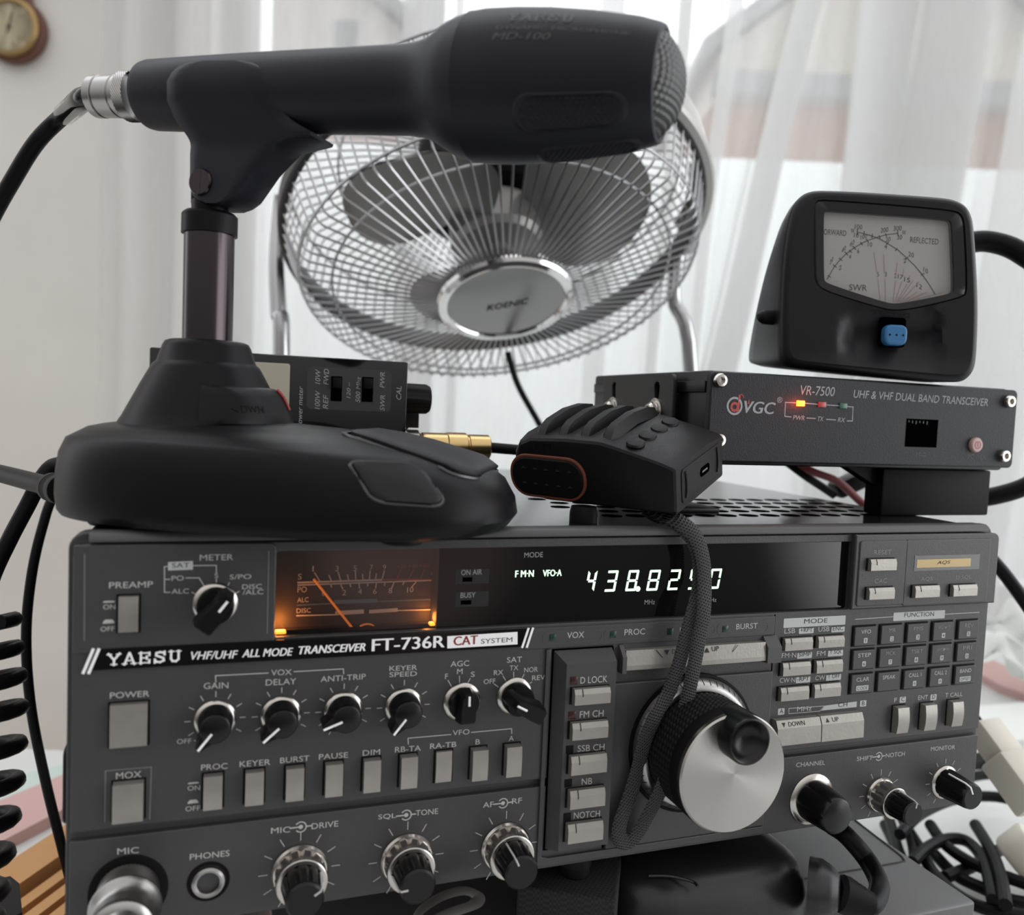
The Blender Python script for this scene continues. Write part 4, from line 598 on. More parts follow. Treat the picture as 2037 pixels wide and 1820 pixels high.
def dual(c, a_in, rb=9.3, ri=6.7, L1=8.5, L2=18.5, sc=1.0):
    rb *= sc; ri *= sc; b = MB(); b.at((c[0], 0, c[1]), (0, -1, 0)); n = 96; vs = []
    prof = [(rb, 0, 0), (rb, 1.2, 0), (rb*.94, 2.0, 0), (rb*.90, 2.1, 1), (rb*.86, L1-1.6, 1), (rb*.90, L1-1.5, 0), (rb*.88, L1-.2, 0), (rb*.84, L1, 0), (ri, L1, 0)]
    for rr, h, fl in prof:
        for i in range(n):
            k = 1-(.10*max(0, cos(12*2*pi*i/n))**1.5 if fl else 0); vs.append((rr*k*cos(2*pi*i/n), rr*k*sin(2*pi*i/n), h))
    b.add(vs, [(j*n+i, j*n+(i+1) % n, (j+1)*n+(i+1) % n, (j+1)*n+i) for j in range(len(prof)-1) for i in range(n)]); o = rp('dual_knob', 'chrome', b, angle=25)
    b = MB(); b.at((c[0], 0, c[1]), (0, -1, 0)); vs = []; prof = [(ri, L1-1, 0), (ri*.98, L1+1, 1), (ri*.90, L2-2.4, 1), (ri*.91, L2-2.0, 0), (ri*.90, L2-.7, 0), (ri*.80, L2, 0), (0, L2, 0)]
    for rr, h, fl in prof:
        for i in range(n):
            k = 1-(.09*max(0, cos(10*2*pi*i/n))**2 if fl else 0); vs.append((rr*k*cos(2*pi*i/n), rr*k*sin(2*pi*i/n), h))
    b.add(vs, [(j*n+i, j*n+(i+1) % n, (j+1)*n+(i+1) % n, (j+1)*n+i) for j in range(len(prof)-1) for i in range(n)]); b.build('inner_knob', 'knob_black', o, angle=30)
    t = radians(90-a_in); d = (cos(t), sin(t)); b = MB()
    b.tube([(c[0]+d[0]*ri*k, -h, c[1]+d[1]*ri*k) for k, h in ((1.0, L1+.5), (.93, L2-1.6), (.84, L2), (.50, L2+.1))], .36, 6, 0); b.build('pointer_line', 'print', o)
    ticks(o, c, rb*1.13, rb*1.42); return o
dual((70.6, 12.83), 60); dual((106.96, 11.76), -95); dual((143.35, 11.1), -25); dual((314.32, 10.72), 15, 7.6, 5.6, 9.5, 19, 1)
# ---- main tuning dial
tc = (218.32, 43.22); b = MB(); b.at((tc[0], 0, tc[1]), (0, -1, 0))
b.lathe([(27.5, .5), (27.5, 2.2), (26.6, 2.4), (26.6, 2.0)], 72, False); dial = rp('tuning_dial', 'black', b)
b = MB(); b.at((tc[0], 0, tc[1]), (0, -1, 0)); b.lathe([(26.4, 1.6), (26.2, 3.0), (23.8, 6.4), (23.4, 6.6), (22.0, 6.6)], 72, False); b.build('dial_skirt', 'steel', dial)
b = MB(); b.at((tc[0], 0, tc[1]), (0, -1, 0))
for i in range(50):
    a = 2*pi*i/50; e = Vector((-sin(a), cos(a), 0)); p0 = Vector((25.9*cos(a), 25.9*sin(a), 3.55)); p1 = Vector((24.3*cos(a), 24.3*sin(a), 5.85)); w = .17
    b.add([p0-e*w, p0+e*w, p1+e*w, p1-e*w], [(0, 1, 2, 3)])
b.build('dial_marks', 'print_black', dial, flat=True)
b = MB(); b.at((tc[0], 0, tc[1]), (0, -1, 0)); n = 120; rows = 16; RK = 21.6; vs = []
for j in range(rows+1):
    for i in range(n):
        k = .45 if (i % 2) and (j % 2) and 0 < j < rows else 0; a = 2*pi*(i+.0)/n; vs.append(((RK+k)*cos(a), (RK+k)*sin(a), 6.6+15.4*j/rows))
b.add(vs, [(j*n+i, j*n+(i+1) % n, (j+1)*n+(i+1) % n, (j+1)*n+i) for j in range(rows) for i in range(n)]); b.build('rubber_grip', 'rubber', dial, flat=True)
DL = 30.0; b = MB(); b.at((tc[0], 0, tc[1]), (0, -1, 0)); b.lathe([(21.7, 22), (22.1, 22.4), (22.1, DL-2.6), (21.9, DL-2.2)], 72, False); b.build('dial_body', 'black', dial)
def face_metal():
    m = bpy.data.materials.new('turned_face'); m.use_nodes = True; MATS['turned_face'] = m; nt = m.node_tree; N = nt.nodes; bs = N['Principled BSDF']
    bs.inputs['Base Color'].default_value = (.38, .365, .345, 1); bs.inputs['Metallic'].default_value = 1; bs.inputs['Roughness'].default_value = .24; bs.inputs['Anisotropic'].default_value = .85
    tg = N.new('ShaderNodeTangent'); tg.direction_type = 'RADIAL'; tg.axis = 'Y'; nt.links.new(tg.outputs[0], bs.inputs['Tangent'])
face_metal()
b = MB(); b.at((tc[0], 0, tc[1]), (0, -1, 0)); b.lathe([(21.9, DL-2.4), (21.9, DL-.6), (21.3, DL), (0, DL+.01)], 96); b.v = [Vector(v) for v in b.v]
fo = MB(); fo.v = [Vector((v.x-tc[0], v.y, v.z-tc[1])) for v in b.v]; fo.f = b.f; fo.k = b.k
o = fo.build('dial_face', 'turned_face', None, angle=30); o.parent = dial; o.location = (Vector((tc[0], 0, tc[1]))-R0.location/S)*S
fc = (219.05, 57.65); b = MB(); b.at((fc[0], 0, fc[1]), (0, -1, 0))
b.lathe([(8.6, DL-6), (8.6, DL+6.2), (8.3, DL+7.0), (7.8, DL+7.2), (7.3, DL+6.9), (6.2, DL+4.6), (4.2, DL+3.0), (2, DL+2.3), (0, DL+2.1)], 48); b.build('finger_dimple', 'knob_black', dial)
# ---- sockets
c = (41.8, 13.5); b = MB(); b.at((c[0], 0, c[1]), (0, -1, 0)); b.mi = 0; b.lathe([(6.6, -1), (6.6, .1), (5.9, .25), (5.4, .05)], 40, False); b.mi = 1; b.lathe([(5.4, -.5), (5.0, 1.2), (4.2, 1.6), (3.5, 1.3), (3.3, -1)], 40, False); b.mi = 0; b.lathe([(3.3, -.5), (0, -.5)], 32, False)
b.M = Matrix.Identity(4); rp('headphone_socket', ('black', 'steel'), b)
c = (18.23, 14.07); b = MB(); b.at((c[0], 0, c[1]), (0, -1, 0)); b.lathe([(11.6, -1), (11.6, .3), (10.8, .5), (0, .5)], 48); rp('microphone_socket', 'black', b)
# plug standing in the microphone socket
pl = thing('microphone_plug', 'knurled metal plug screwed into the transceiver front beside the headphone socket', 'plug', (c[0], -18, c[1]))
b = MB(); b.at((c[0], -.6, c[1]), (0, -1, -.02)); n = 96; vs = []; rows = 12
for j in range(rows+1):
    for i in range(n): k = .22 if (i+j) % 2 else 0; vs.append(((9.1+k)*cos(2*pi*i/n), (9.1+k)*sin(2*pi*i/n), .3+7.5*j/rows))
b.add(vs, [(j*n+i, j*n+(i+1) % n, (j+1)*n+(i+1) % n, (j+1)*n+i) for j in range(rows) for i in range(n)]); b.build('knurled_ring', 'steel', pl, flat=True)
b = MB(); b.at((c[0], -.6, c[1]), (0, -1, -.02)); b.lathe([(9.0, 7.4), (10.2, 8.0), (10.4, 9.0), (9.8, 10.2), (8.8, 11.2), (8.2, 13.5), (8.2, 16), (8.0, 17), (5.8, 17.5)], 48); b.build('plug_shell', 'steel', pl)
b = MB(); b.at((c[0], -.6, c[1]), (0, -1, -.02)); b.lathe([(7.6, 16.8), (8.8, 17.4), (8.9, 19.6), (8.2, 20.4), (7.0, 20.8), (6.2, 24), (5.6, 27.3), (4.6, 31), (0, 31)], 40); b.build('cable_clamp', 'steel', pl)
b = MB(); b.tube([(c[0], -29, c[1]-.5), (c[0]-1, -36, c[1]-3), (c[0]-3, -44, c[1]-14), (c[0]-6, -47, c[1]-40), (c[0]-10, -46, c[1]-58)], 3.0, 12); b.build('cord', 'cord', pl)
# ================================================================ desk microphone stand and microphone
PX0, PY0 = 37.5, 40.0
AX = Vector((.785, -.62, 0)); BX_ = Vector((.62, .785, 0))      # stand axes: towards its front, towards its far side
def sb(a, b, z): return Vector((PX0, PY0, z)) + AX*a + BX_*b
ST = thing('microphone_stand', 'black desk microphone stand with round pole and sloping base, on top of the transceiver', 'microphone stand', (PX0, PY0, 126))
BAX = Vector((.883, -.469, 0)); BBX = Vector((.469, .883, 0))
def sb2(a, b, z): return Vector((PX0, PY0, z)) + BAX*a + BBX*b
A0, AL, BW = 33.5, 79.0, 47.5
def outline(th, k=1.0, ex=2.75):
    c, s_ = cos(th), sin(th); e = 2/ex
    q = (k-.36)/.64; e = e*q+1-q; return A0*q+(29+(AL-29)*q)*abs(c)**e*(1 if c >= 0 else -1), (29+(BW-29)*q)*abs(s_)**e*(1 if s_ >= 0 else -1)
RG = [(-70, 148), (-60, 153.2), (-45, 157.2), (-30, 160), (0, 162), (35, 161.8), (59, 160.2), (83, 157.8), (100, 154.2), (112, 150), (120, 147)]
def ridge(a):
    for (x0, z0), (x1, z1) in zip(RG, RG[1:]):
        if a <= x1: return z0+(z1-z0)*(max(a, x0)-x0)/(x1-x0)
    return RG[-1][1]
def base_surf(th, w):
    # w: 0 underside, 1 widest line, 2 shoulder, 3 foot of the cone
    ws = [0, .3, .8, 1.2, 1.6, 2.0, 2.5, 3.0]; ks = [.945, .98, 1.0, .992, .965, .90, .68, .36]; hs = [0, .06, .24, .50, .74, .90, .985, 1.0]
    i = max(0, min(6, max(j for j in range(7) if ws[j] <= w+1e-9))); t = (w-ws[i])/(ws[i+1]-ws[i]); t2 = t
    k = ks[i]*(1-t)+ks[i+1]*t; h = hs[i]*(1-t)+hs[i+1]*t
    a, b = outline(th, k); top = ridge(a)-.0022*b*b
    return sb2(a, b, 129.0+(top-129.0)*h)
b = MB(); ws = [0, .1, .2, .3, .5, .8, 1.0, 1.2, 1.4, 1.6, 1.8, 2.0, 2.16, 2.33, 2.5, 2.75, 3.0]; n = 80
rings = [[base_surf(2*pi*i/n, w) for i in range(n)] for w in ws]
for r_, z in ((27.4, 162.4), (26.6, 164), (24.6, 168), (21.6, 174), (18.6, 179.6), (17.9, 180.8), (17.2, 181.3), (16.6, 182.0), (14.8, 187.4), (14.0, 188.8), (12.5, 189.4), (8, 189.4)): rings.append([sb2(r_*cos(2*pi*i/n), r_*sin(2*pi*i/n), z) for i in range(n)])
vs = [v for g in rings for v in g]; b.add(vs, [(j*n+i, j*n+(i+1) % n, (j+1)*n+(i+1) % n, (j+1)*n+i) for j in range(len(rings)-1) for i in range(n)]+[tuple(range(n-1, -1, -1))])
b.build('base', 'base_plastic', ST, angle=42)
for a, bb in ((-20, -24), (-20, 24), (80, -22), (80, 22)):
    b = MB(); p = sb2(a, bb, 129.2); b.at(p, (0, 0, -1)); b.lathe([(7, 0), (7, 2.4), (6.4, 3.1), (0, 3.1)], 24); b.build('rubber_foot', 'rubber', ST)
def tone_ring():
    # raised turning collar on the front half of the cone
    b = MB(); n = 36; vs = []; a0, a1 = -1.15, 1.6
    prof = [(29.4, 160.5), (30.4, 161.3), (30.2, 163.2), (27.0, 170.4), (25.4, 172.6), (23.2, 173.6), (20, 173.8)]
    for i in range(n+1):
        a = a0+(a1-a0)*i/n; e = min(1, i/5)
        for r_, z in prof: q = 29.0-(z-161.6)*.585; vs.append(sb2((q-.3+(r_-q+.3)*e)*cos(a), (q-.3+(r_-q+.3)*e)*sin(a), z))
    k = len(prof); fs = [(i*k+j, (i+1)*k+j, (i+1)*k+j+1, i*k+j+1) for i in range(n) for j in range(k-1)]+[tuple(range(k)), tuple(range(n*k+k-1, n*k-1, -1))]
    b.add(vs, fs); o = b.build('collar_ring', 'base_plastic', ST, angle=40)
    fn = lambda x, z: tuple(sb2((30.5-z*.45)*cos(x/29), (30.5-z*.45)*sin(x/29), 163.2+z))
    b = MB(); b.label('DWN', (-19.5, 2), (-11, 2), 2.4, fn=fn); b.poly([(-20.6, 4.4), (-23.2, 3.2), (-20.6, 2)], fn=fn); b.build('embossed_word', 'black', o, flat=True)
    am = .22; b = MB(); b.tube([sb2(29.2*cos(am), 29.2*sin(am), 166.2), sb2(27.2*cos(am-.03), 27.2*sin(am-.03), 170.6), sb2(25.2*cos(am-.08), 25.2*sin(am-.08), 173.2)], .6, 8, 3); b.build('red_mark', 'print_red', o)
tone_ring()
mat('button_edge', (.05, .05, .053), .25, spec=.7)
def patch(th0, th1, w0, w1, off, name, m, rr=.22, ang=0):
    # a cap that follows the base surface, plus an added pale ring for backlight
    L = rrect(0, 1, 0, 1, rr, 6)
    def P(u, v, o):
        th = th0+(th1-th0)*u; w = w0+(w1-w0)*v; p = base_surf(th, w); e = 1e-2; nn = (base_surf(th+e, w)-p).cross(base_surf(th, w+e)-p).normalized(); return p+nn*o
    n = len(L); rows = [(1.0, -.4), (1.0, off*.8), (.97, off), (.8, off), (.5, off), (.2, off), (.02, off)]
    b = MB(); vs = [P(.5+(u-.5)*k, .5+(v-.5)*k, o) for k, o in rows for u, v in L]
    b.add(vs, [(j*n+i, j*n+(i+1) % n, (j+1)*n+(i+1) % n, (j+1)*n+i) for j in range(len(rows)-1) for i in range(n)]+[tuple((len(rows)-1)*n+i for i in range(n))]); o = b.build(name, m, ST, angle=50)
    b = MB(); b.tube([P(.5+(u-.5)*1.06, .5+(v-.5)*1.06, .1) for u, v in L], .6, 6, 0, closed=True); b.build('rim_highlight', 'button_edge', o)
    b = MB(); b.tube([P(.5+(u-.5)*1.02, .5+(v-.5)*1.02, .15) for u, v in L], .5, 6, 0, closed=True); b.build('button_gap', 'void', o); return o
patch(-1.10, -.73, 1.2, 1.95, 1.3, 'talk_button', 'base_plastic_soft')
patch(-.50, .50, 1.75, 2.62, 1.8, 'talk_button', 'base_plastic_soft')
# pole and clip
b = MB(); b.at((PX0, PY0, 0), (0, 0, 1)); b.lathe([(8.5, 188.5), (8.5, 228)], 40); b.build('pole', 'pole_metal', ST)
b = MB(); b.at((PX0, PY0, 0), (0, 0, 1)); b.lathe([(9.4, 226.5), (9.4, 233), (8.9, 233.6), (8.2, 234.2), (6.2, 234.4), (6.2, 238)], 40); b.build('pole_collar', 'base_plastic', ST)
b = MB(); b.M = Matrix.Translation((PX0, PY0, 0)) @ Matrix.Rotation(atan2(AX.y, AX.x), 4, 'Z'); b.box(-5.6, 5.6, -4, 4, 236, 250, 1.2); b.build('pivot_block', 'base_plastic', ST)
M0, M1 = Vector((13.85, 58.68, 276.7)), Vector((159.93, -56.7, 264.83)); MD = (M1-M0).normalized(); MUP = (Vector((0, 0, 1))-MD*MD.z).normalized(); MS = MD.cross(MUP).normalized()    # MS points to the viewer's side
def mp(t, s_, u): return M0+MD*t+MS*s_+MUP*u
def clip():
    # one moulding: two cheeks hugging the handle above, meeting round the pivot below; rows give the rear and front edge at each height
    ROWS = (((32.35, 6.51), (52.48, 5.94)), ((28.67, 6.12), (55.66, 5.37)), ((25.41, 5.23), (58.28, 4.35)), ((23.27, 3.3), (60.2, 2.4)), ((21.66, 0.03), (61.46, -0.79)), ((21.1, -5.77), (62.83, -5.48)), ((21.89, -10.53), (66.54, -9.58)), ((23.46, -12.92), (69.28, -11.65)), ((25.47, -15), (72.87, -13.46)), ((26.47, -16.28), (75.86, -14.75)), ((27.05, -17.23), (75.67, -15.85)), ((27.43, -18.19), (71.47, -16.96)), ((27.58, -19.47), (64.64, -18.44)), ((27.51, -22.22), (60.67, -22.04)), ((27.91, -26.77), (56.15, -26.47)), ((28.21, -32.67), (51.89, -32.26)), ((29.98, -36.02), (49.38, -35.61)), ((32.66, -37.82), (46.09, -37.51)), ((35.89, -38.75), (42.1, -38.6)))
    def lat(u):
        if u > -10: return sqrt(14.1**2-min(12.6, abs(u))**2)
        return max(7.4, sqrt(14.1**2-10**2)-(-10-u)*.28)
    b = MB(); NV = 14
    for sg in (1, -1):
        vs = []; 
        for (a0, u0), (a1, u1) in ROWS:
            for k in range(NV+1):
                t = k/NV; e = min(t, 1-t)*NV; rnd = {0: 1.6, 1: .35}.get(int(round(e)), 0)
                u = u0+(u1-u0)*t; vs.append(mp(a0+(a1-a0)*t, sg*(lat(u)-rnd), u))
        # inner skin
        m0 = len(vs); 
        for (a0, u0), (a1, u1) in ROWS:
            for k in range(NV+1):
                t = k/NV; u = u0+(u1-u0)*t; vs.append(mp(a0+(a1-a0)*t, sg*lat(u)-1.6 if u > -9 else 0.0, u))
        nr = len(ROWS); q = NV+1; fs = []
        for j in range(nr-1):
            for k in range(NV):
                f = (j*q+k, (j+1)*q+k, (j+1)*q+k+1, j*q+k+1); g = tuple(m0+i for i in reversed(f)); fs += [f, g] if sg > 0 else [tuple(reversed(f)), tuple(reversed(g))]
        edge = [j*q for j in range(nr)]+[(nr-1)*q+k for k in range(1, q)]+[j*q+NV for j in range(nr-2, -1, -1)]+[k for k in range(NV-1, 0, -1)]
        for i in range(len(edge)):
            f = (edge[i], m0+edge[i], m0+edge[(i+1) % len(edge)], edge[(i+1) % len(edge)]); fs.append(f if sg > 0 else tuple(reversed(f)))
        b.add(vs, fs)
    o = b.build('microphone_clip', 'mic_paint', ST, angle=48)
    sc = mp(34.23, 0, -31.76); b = MB(); b.at(sc+MS*6.6, MS, MUP); b.lathe([(4.6, 0), (4.6, 1.2), (4.2, 1.7), (0, 1.7)], 32); b.box(-.5, .5, -4.2, 4.2, 1.66, 1.76); b.M = Matrix.Identity(4); s_ = b.build('clip_screw', 'pole_metal', o)
    b = MB(); b.at(sc+MS*6.6, MS, MUP); b.box(-.45, .45, -4.0, 4.0, 1.7, 1.82)
clip()
# microphone
MC = thing('microphone', 'black handheld style dynamic microphone lying in the stand clip, grille to the right', 'microphone', M0)
PR = ((2.52, 9.56), (2.74, 10.73), (3.63, 11.44), (5.66, 11.87), (25.43, 12.32), (46.42, 12.72), (76.53, 13.12), (100.36, 13.48), (107.35, 13.61), (111.94, 14.25), (115.96, 15.52), (119.36, 17.43), (122.25, 19.18), (125.65, 20.35), (129.89, 21.33))
PH = ((129.89, 21.57), (130.4, 21.51), (134.91, 21.97), (143.14, 21.94), (154.38, 21.4), (166.84, 20.13), (176.65, 18.62), (180.08, 18.06), (181.11, 17.82), (186.24, 16.43), (187.4, 15.83))
n = 64; b = MB(); b.at(M0, MD, MUP); b.lathe([(r_, t) for t, r_ in PR], n); b.build('microphone_handle', 'mic_paint', MC, angle=25)
b = MB(); b.at(M0, MD, MUP)
HP = [(r_, t) for t, r_ in PH]; b.lathe(HP+[(HP[-1][0]-1.2, HP[-1][1]+.3), (HP[-1][0]-2.4, HP[-1][1]-1)], n, False); b.build('microphone_head', 'mic_paint', MC, angle=25)
def grille():
    # domed wire mesh: small rounded knots on a square weave
    b = MB(); b.at(M0, MD, MUP); R_, T = HP[-1][0]-.9, HP[-1][1]-1.2; pt = 1.7; sub = 4; N = int(R_/pt)+1; st = pt/sub; idx = {}; vs = []
    dome = lambda r_: 7.2*(1-(r_/R_)**2.4)
    for i in range(-N*sub, N*sub+1):
        for j in range(-N*sub, N*sub+1):
            x, y = i*st, j*st; r_ = hypot(x, y)
            if r_ > R_+st*1.5: continue
            if r_ > R_: x, y = x*R_/r_, y*R_/r_; r_ = R_
            k = (.5+.5*cos(2*pi*i/sub))*(.5+.5*cos(2*pi*j/sub)); c = .5+.5*cos(2*pi*i/sub) ; d = .5+.5*cos(2*pi*j/sub)
            idx[(i, j)] = len(vs); vs.append((x, y, T+dome(r_)+.75*k+.22*max(c, d)-.3))
    fs = [(idx[(i, j)], idx[(i+1, j)], idx[(i+1, j+1)], idx[(i, j+1)]) for (i, j) in idx if (i+1, j) in idx and (i+1, j+1) in idx and (i, j+1) in idx]
    b.add(vs, fs); mat('grille_black', (0.010, 0.010, 0.0105), 0.28, spec=.7); b.build('grille', 'grille_black', MC, angle=180)
grille()
def rad(t):
    rows = PH if t > PH[0][0] else PR
    for (a, r0), (c, r1) in zip(rows, rows[1:]):
        if a <= t <= c: return r0+(r1-r0)*(t-a)/max(c-a, 1e-6)
    return rows[-1][1]
def onmic(t, ang, o=.08):
    r_ = rad(t)+o; return mp(t, r_*cos(ang), r_*sin(ang))
TT = [(x, t) for x, t in zip((950, 953, 980, 1030, 1100, 1180, 1245, 1268, 1275, 1310, 1318), [q[0] for q in PH])]
def tx(x):
    for (a, t0), (c, t1) in zip(TT, TT[1:]):
        if a <= x <= c: return t0+(t1-t0)*(x-a)/(c-a)
    return TT[-1][1]
def slab2(mb, p0, p1, h, fn):
    # slab capitals squeezed to the curved wall: drawn in millimetres, then bent
    k = 20.0; slab(mb, (p0[0], p0[1]*k), (p1[0], p1[1]*k), h*k, lambda x, z: fn(x, z/k))
def mic_print():
    b = MB(); fn = lambda t, z: tuple(onmic(t, z))
    b.label('MD-100', ((tx(975)+8.0), .25), ((tx(1078)+8.0), .25), .105, fn=fn, shear=.2, bold=.02)
    b.label('DYNAMIC MICROPHONE', ((tx(978)+8.0), .41), ((tx(1215)+8.0), .41), .06, fn=fn)
    slab2(b, (tx(990)+8.0, .57), (tx(1112)+8.0, .57), .16, fn)
    b.build('embossed_print', 'mic_print', MC, flat=True)
    # grip patches: recessed ovals with a lattice of small studs
    for c_ang, x0, x1, hw in ((-.68, 1020, 1212, .24), (-1.45, 1045, 1230, .22)):
        t0, t1 = tx(x0)+8.5, tx(x1)+8.5; b = MB(); ol = []
        for tt, zz in rrect(t0, t1, c_ang-hw, c_ang+hw, .2, 5): ol.append((tt, zz))
        L = []
        R2 = 4.5
        for k, (ct, cz, a0) in enumerate(((t0+R2, c_ang-hw, pi), (t1-R2, c_ang-hw, 1.5*pi), (t1-R2, c_ang+hw, 0), (t0+R2, c_ang+hw, .5*pi))):
            hz = min(hw, R2/21)
            cz2 = c_ang-hw+hz if k < 2 else c_ang+hw-hz
            for i in range(7): a = a0+.5*pi*i/6; L.append((ct+R2*cos(a), cz2+hz*sin(a)))
        q = len(L); c0 = ((t0+t1)/2, c_ang)
        rows = [(1.08, .05), (1.02, .55), (.97, .6), (.93, .15)]
        vs = [onmic(c0[0]+(a-c0[0])*k, c0[1]+(z-c0[1])*(k if k < 1 else k+.05), o) for k, o in rows for a, z in L]
        b.add(vs, [(j*q+i, j*q+(i+1) % q, (j+1)*q+(i+1) % q, (j+1)*q+i) for j in range(len(rows)-1) for i in range(q)])
        g = MB(); nt, nz = 15, 7
        g.grid(lambda u, v: onmic(c0[0]+(t1-t0)*.47*(2*u-1), c_ang+hw*.9*(2*v-1), .1), 8, 6)
        for i in range(nt):
            for j in range(nz):
                tt = t0+2+(t1-t0-4)*(i+.5*(j % 2))/(nt-.5); zz = c_ang-hw*.78+2*hw*.78*j/(nz-1); e = 1-((tt-c0[0])/((t1-t0)/2))**4
                if abs(zz-c_ang) > hw*.9*e: continue
                p = [onmic(tt-.75, zz, .1), onmic(tt, zz-.030, .1), onmic(tt+.75, zz, .1), onmic(tt, zz+.030, .1), onmic(tt, zz, .75)]; g.add(p, [(0, 1, 4), (1, 2, 4), (2, 3, 4), (3, 0, 4)])
        o = b.build('grip_patch', 'mic_paint', MC, angle=60); g.build('grip_studs', 'mic_paint', o, flat=True)
mic_print()
# microphone cable with its metal plug
CB = thing('microphone_cable', 'black cable with metal plug leaving the rear end of the microphone, top left', 'cable', mp(-8, 0, 0))
b = MB(); b.at(mp(PR[0][0]-2.2, 0, 0), -MD, MUP); n = 80; rows = 10; vs = []
for j in range(rows+1):
    for i in range(n): k = .28 if (i+j) % 2 else 0; vs.append(((8.6+k)*cos(2*pi*i/n), (8.6+k)*sin(2*pi*i/n), 2.2+4.6*j/rows))
b.add(vs, [(j*n+i, j*n+(i+1) % n, (j+1)*n+(i+1) % n, (j+1)*n+i) for j in range(rows) for i in range(n)]); b.build('knurled_ring', 'steel', CB, flat=True)
b = MB(); b.at(mp(PR[0][0]-2.2, 0, 0), -MD, MUP); b.lathe([(8.6, 6.8), (7.6, 7.1), (7.5, 9.8), (7.0, 10), (7.0, 10.6), (7.4, 10.9), (7.3, 17.5), (6.8, 17.7), (6.8, 18.3), (7.4, 18.6), (7.4, 21.6), (6.8, 22.2), (4.6, 22.4)], 40); b.build('plug_shell', 'steel', CB)
kp = [mp(PR[0][0]-22, 0, 0), mp(PR[0][0]-30, 0, -.6)]+[Vector(q) for q in ((-22.87, 128.9, 286.38), (-34.41, 137.6, 276.31), (-44.02, 143.2, 261.55), (-55.45, 147.91, 239.67), (-65.88, 151.97, 213.18), (-71.93, 157.17, 162.21), (-74.74, 164.31, 93.03))]
b = MB(); b.tube(kp, 3.4, 14); b.build('cord', 'cord', CB)
def clear_mat():
    m = bpy.data.materials.new('clear_sleeve'); m.use_nodes = True; MATS['clear_sleeve'] = m; nt = m.node_tree; N = nt.nodes; N.clear()
    o = N.new('ShaderNodeOutputMaterial'); x = N.new('ShaderNodeMixShader'); t = N.new('ShaderNodeBsdfTransparent'); g = N.new('ShaderNodeBsdfGlossy'); fr = N.new('ShaderNodeFresnel')
    t.inputs[0].default_value = (.93, .94, .91, 1); g.inputs['Roughness'].default_value = .08; fr.inputs[0].default_value = 1.35
    nt.links.new(fr.outputs[0], x.inputs[0]); nt.links.new(t.outputs[0], x.inputs[1]); nt.links.new(g.outputs[0], x.inputs[2]); nt.links.new(x.outputs[0], o.inputs[0])
clear_mat()
b = MB(); b.tube(kp[0:2]+[kp[1].lerp(kp[2], .5), kp[2]], 4.2, 16); b.build('clear_sleeve', 'clear_sleeve', CB)
# lead from the back of the stand and the loose cords on the left
rear = base_surf(pi+.25, .8); rd = Vector((-35.88, 116.09, 132.33))
SL = thing('stand_lead', 'black lead with ribbed strain relief leaving the rear of the microphone stand base', 'cable', rear)
b = MB(); d = (rd-rear).normalized(); b.at(rear+d*(-4), d); b.lathe([(5.2, 0), (5.2, 7), (4.6, 7.2), (4.6, 8), (5.2, 8.2), (5.2, 9.4), (4.6, 9.6), (4.6, 10.4), (5.2, 10.6), (5.2, 11.8), (4.6, 12), (4.6, 12.8), (5.3, 13), (5.2, 18), (4.2, 20), (3.4, 21)], 28); b.build('strain_relief', 'rubber', SL)
b = MB(); b.tube([rear+d*14, rear+d*20, Vector((-51.65, 129.18, 134.54)), Vector((-66.19, 142.74, 134.24))], 3.6, 12); b.build('cord', 'cord', SL)
b = MB(); b.tube([Vector(q) for q in ((-7.27, 184.73, 117.66), (-22.6, 164.56, 133.14), (-27.3, 141.98, 136.07), (-31.5, 136.75, 130.85), (-36.44, 133.47, 118.98), (-42.83, 130.5, 104.07), (-49.72, 129.61, 85.8), (-57.26, 130.28, 55.31))], 3.4, 14); tag(b.build('black_cable', 'cord', None), 'thick black cord curving down left from behind the microphone stand base', 'cord')
b = MB(); b.tube([Vector(q) for q in ((-25.74, 201.85, 118.22), (-34.21, 183.55, 117.66), (-38.36, 175.54, 102.63), (-42.07, 171.07, 79.03), (-43.33, 167.56, 50.67), (-40.39, 164.38, 17.26), (-33.25, 161.64, -19.29), (-26.53, 161.55, -50.05), (-20.81, 166.02, -81.4), (-15.9, 173.06, -110.13))], 2.3, 12); tag(b.build('thin_cable', 'cord', None), 'thin black cord hanging in a bow beside the left edge of the transceiver', 'cord')
def coil():
    b = MB(); pts = []; turns = 11; ctr = [Vector(q) for q in ((-39.72, 58.17, 85.76), (-37.16, 55.51, 58.49), (-38.34, 55.7, 22.13), (-42.58, 56.92, -14.86), (-45.56, 56.11, -43.65))]
    N = turns*18
    for i in range(N+1):
        t = i/N; s_ = t*4; k = min(3, int(s_)); c = ctr[k].lerp(ctr[k+1], s_-k); r_ = 14.5-2.0*abs(t-.35)
        a = 2*pi*turns*t-.3; pts.append(c+CX*(r_*cos(a))+RY*(r_*sin(a))+Vector((0, 0, 1.5*cos(a)*(1-t)*1.6)))
    b.tube(pts, 2.75, 12, 0); return b
tag(coil().build('coiled_cord', 'cord', None), 'thick black coiled cord hanging at the left edge of the picture', 'coiled cord')
